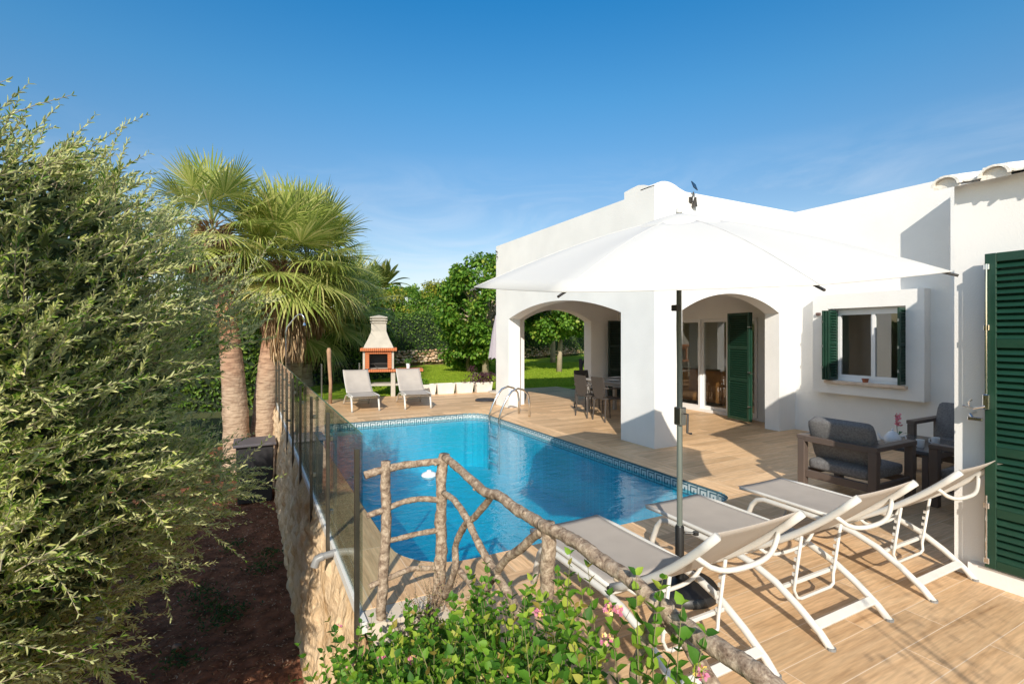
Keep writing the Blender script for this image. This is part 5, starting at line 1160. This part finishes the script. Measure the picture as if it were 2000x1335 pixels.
# dry stone wall
M_dstone = bpy.data.materials.new('dry stone'); M_dstone.use_nodes = True; t = M_dstone.node_tree; g = t.nodes.new('ShaderNodeNewGeometry'); r = ramp(t, [(0, (.34, .20, .11)), (.4, (.50, .33, .20)), (.8, (.62, .46, .31)), (1, (.40, .33, .27))]); t.links.new(g.outputs['Random Per Island'], r.inputs[0]); t.links.new(r.outputs[0], t.nodes['Principled BSDF'].inputs['Base Color']); t.nodes['Principled BSDF'].inputs['Roughness'].default_value = .95
dw = empty('dry_stone_wall', 'low dry stone wall of orange stones behind the lawn', 'wall', (sp_[0][0], sp_[0][1], 0)); rg = np.random.default_rng(61)
mb = MB(); cum = 0
tmpl = [rockmesh((0, 0, 0), 1, 10+q, (1, .8, .7), 1) for q in range(6)]
for a, b2 in zip(sp_[:-1], sp_[1:]):
    a = Vector(a); b2 = Vector(b2); L = (b2-a).length; d = (b2-a)/L; nn = Vector((d.y, -d.x)); k = int(L/.17)
    for row in range(5):
        for i in range(k):
            s = (i + .5*(row % 2) + rg.normal()*.15)/k*L; p_ = a + d*s + nn*(rg.normal()*.03 - row*.03); z = .17 + row*.135 + rg.normal()*.02 + .018*max(0, p_.y-16)
            vs, fs = tmpl[rg.integers(6)]; Mx = Matrix.Translation((p_.x-sp_[0][0], p_.y-sp_[0][1], z)) @ Matrix.Rotation(math.atan2(d.y, d.x)+rg.normal()*.3, 4, 'Z') @ Matrix.Rotation(rg.normal()*.3, 4, 'X') @ Matrix.Scale(rg.uniform(.075, .12), 4)
            mb.add(vs, fs, Mx)
mb.build('stones', M_dstone, dw, smooth=True)
mb = MB()
for a, b2 in zip(sp_[:-1], sp_[1:]): mb.bar((a[0]-sp_[0][0], a[1]-sp_[0][1]+.38, .42), (b2[0]-sp_[0][0], b2[1]-sp_[0][1]+.38, .52), .55, .75)
mb.build('core', mat('wall earth', (.12, .07, .045), .95), dw)
# distant white house
hw_ = empty('distant_house', 'small white house far away between tree and hedge', 'house', gpos(880, 62, 1.5), R(-20)); mb = MB(); mb.box(-3.5, 3.5, -3, 3, 0, 4.6); mb.build('wall', M_wall, hw_); mb = MB(); mb.prism([(-3.8, 4.6), (3.8, 4.6), (0, 5.6)], -3.3, 3.3, 'y'); mb.build('roof', M_terra, hw_)
mb = MB(); mb.box(-1.5, -.5, -3.02, -3.0, 2.8, 3.9); mb.box(.8, 1.8, -3.02, -3.0, 2.8, 3.9); mb.build('window', M_black, hw_)

# ------------------------------------------------------------------ lantana bush in the foreground
M_lan = leafmat('lantana leaf', [(0, (.04, .13, .015)), (.45, (.11, .27, .02)), (.8, (.25, .42, .035)), (.93, (.45, .52, .07)), (1, (.40, .28, .07))], .55, .42)
M_stem = mat('green brown stem', (.22, .2, .09), .8)
lb = empty('lantana_bush', 'leafy green lantana bush with pink flowers by the branch railing', 'bush', (.8, 1.6, -.32)); rg = np.random.default_rng(71)
def lan_top(x, y):   # surface height of the bush
    d = x*SY + y*CY
    return np.interp(y, [0, .8, 1.6, 2.1, 2.6, 3.0], [.78, .75, .60, .34, .06, -.1])*np.interp(x, [.2, .45, .75, 1.2], [.35, .75, 1.0, 1.0]) + .10*np.sin(x*9+y*5)*.5
n = 560; x = rg.uniform(.36, 1.10, n); y = rg.uniform(.35, 2.75, n); zt = lan_top(x, y) - .03 + rg.normal(size=n)*.085; ln = rg.uniform(.18, .42, n)
kp = (x*CY - y*SY)/(x*SY + y*CY) < .30; x, y, zt, ln = x[kp], y[kp], zt[kp], ln[kp]; n = len(x)
dr = np.c_[rg.normal(size=n)*.45 - .15, rg.normal(size=n)*.45, np.ones(n)]; st = np.c_[x, y, zt - ln*.85] - np.array(lb.location)
shoots('foliage', st, dr, ln, M_lan, lb, rg, 8, .050, .036, -.05, 1.0, T=HEART, twig=M_stem, tr=.0025)
n = 4500; x = rg.uniform(.40, 1.05, n); y = rg.uniform(.2, 2.7, n); zz = lan_top(x, y)*rg.uniform(.2, .85, n); leaves('inner_foliage', np.c_[x, y, zz]-np.array(lb.location), rdir(rg, n), rdir(rg, n), .05, .036, M_lan, lb, HEART)
# long shoots standing above the mass, placed as in the photograph
tall = [(1100, 1100, 1.75), (1160, 1140, 1.7), (930, 1085, 2.3), (960, 1110, 2.2), (1060, 1120, 1.9), (1265, 1120, 1.35), (1310, 1215, 1.25), (690, 1215, 2.55), (655, 1240, 2.6), (760, 1250, 2.4), (620, 1290, 2.6), (850, 1240, 2.2), (1200, 1190, 1.5), (1010, 1180, 1.9), (945, 1120, 2.15), (880, 1195, 2.25), (1120, 1125, 1.8), (1240, 1170, 1.45), (1330, 1245, 1.2), (1150, 1170, 1.65), (820, 1230, 2.3), (720, 1235, 2.45), (1085, 1150, 1.85)]
st = []; dr = []
for px, py, d in tall:
    q = PD(px, py, d); s0 = Vector((min(max(q.x+.02, .42), 1.12), q.y, q.z-.34)); st.append(s0 - lb.location); dr.append(q - s0)
st = np.array([tuple(a) for a in st]); dr = np.array([tuple(a) for a in dr]); shoots('foliage', st, dr, np.linalg.norm(dr, axis=1), M_lan, lb, rg, 10, .050, .036, 0, 1.0, T=HEART, twig=M_stem, tr=.003)
M_fl = leafmat('lantana petal', [(0, (.70, .18, .35)), (.55, (.80, .35, .45)), (.7, (.85, .62, .10)), (1, (.85, .75, .35))], .6, .3)
for px, py, d in [(1190, 1190, 1.50), (1208, 1195, 1.48), (1050, 1200, 1.72), (1185, 1250, 1.42), (685, 1300, 2.3), (660, 1225, 2.5), (945, 1325, 1.8), (1000, 1320, 1.7), (745, 1282, 2.2), (1370, 1315, 1.2), (805, 1290, 2.0)]:
    q = PD(px, py, d) - lb.location; n = 26; dd = rdir(rg, n); dd[:, 2] = np.abs(dd[:, 2]); dd -= np.array([SY, CY, 0])*.3; dd = norm(dd)
    leaves('flower_head', np.array(q)[None] + dd*.011, dd + rg.normal(size=(n, 3))*.5, dd, .013, .011, M_fl, lb, HEART)
# dry weeds at the foot of the railing corner
dwd = empty('dry_weeds', 'dry brown and green weeds at the foot of the railing corner post', 'weeds', tuple(P(840, 1215, Y=2.95))); rg = np.random.default_rng(72)
n = 70; st = np.c_[rg.normal(size=n)*.10, rg.normal(size=n)*.03, rg.uniform(-.25, 0, n)]; dr = np.c_[rg.normal(size=n)*.25, rg.normal(size=n)*.15, np.ones(n)]
shoots('dry_stems', st, dr, rg.uniform(.2, .42, n), leafmat('dry weed', [(0, (.20, .10, .06)), (.6, (.36, .24, .14)), (1, (.22, .24, .08))], .8, .1), dwd, rg, 16, .018, .006, .1, .8, twig=M_otwig, tr=.002)

bs2 = empty('shadow_shrub', 'unseen thin branched shrub added for its shadows on the deck', 'shrub', (1.35, -2.1, 0)); rg = np.random.default_rng(91); rr2 = random.Random(9); mb = MB()  # out-of-view shrub, added to throw branch shadows across the deck
for k in range(11):
    a = k*.57; h_ = rr2.uniform(1.5, 2.9); e = Vector((rr2.uniform(.15, .75)*math.cos(a), rr2.uniform(.15, .75)*math.sin(a), h_)); mb.tube(spline([(0, 0, 0), e*.5 + Vector((.05, 0, .1)), e], 5), [.013*(1-i/12)+.003 for i in range(11)], 6)
    for q in range(4): f_ = .45 + .13*q; p_ = e*f_; mb.tube([p_, p_ + Vector((rr2.uniform(-.25, .25), rr2.uniform(-.25, .25), rr2.uniform(.1, .4)))], [.005, .002], 5)
mb.build('stem', M_bark, bs2)
n = 260; c_ = np.c_[rg.normal(size=n)*.35, rg.normal(size=n)*.35, rg.uniform(1.2, 2.8, n)]; leaves('foliage', c_, rdir(rg, n), rdir(rg, n), .05, .02, M_olive, bs2)
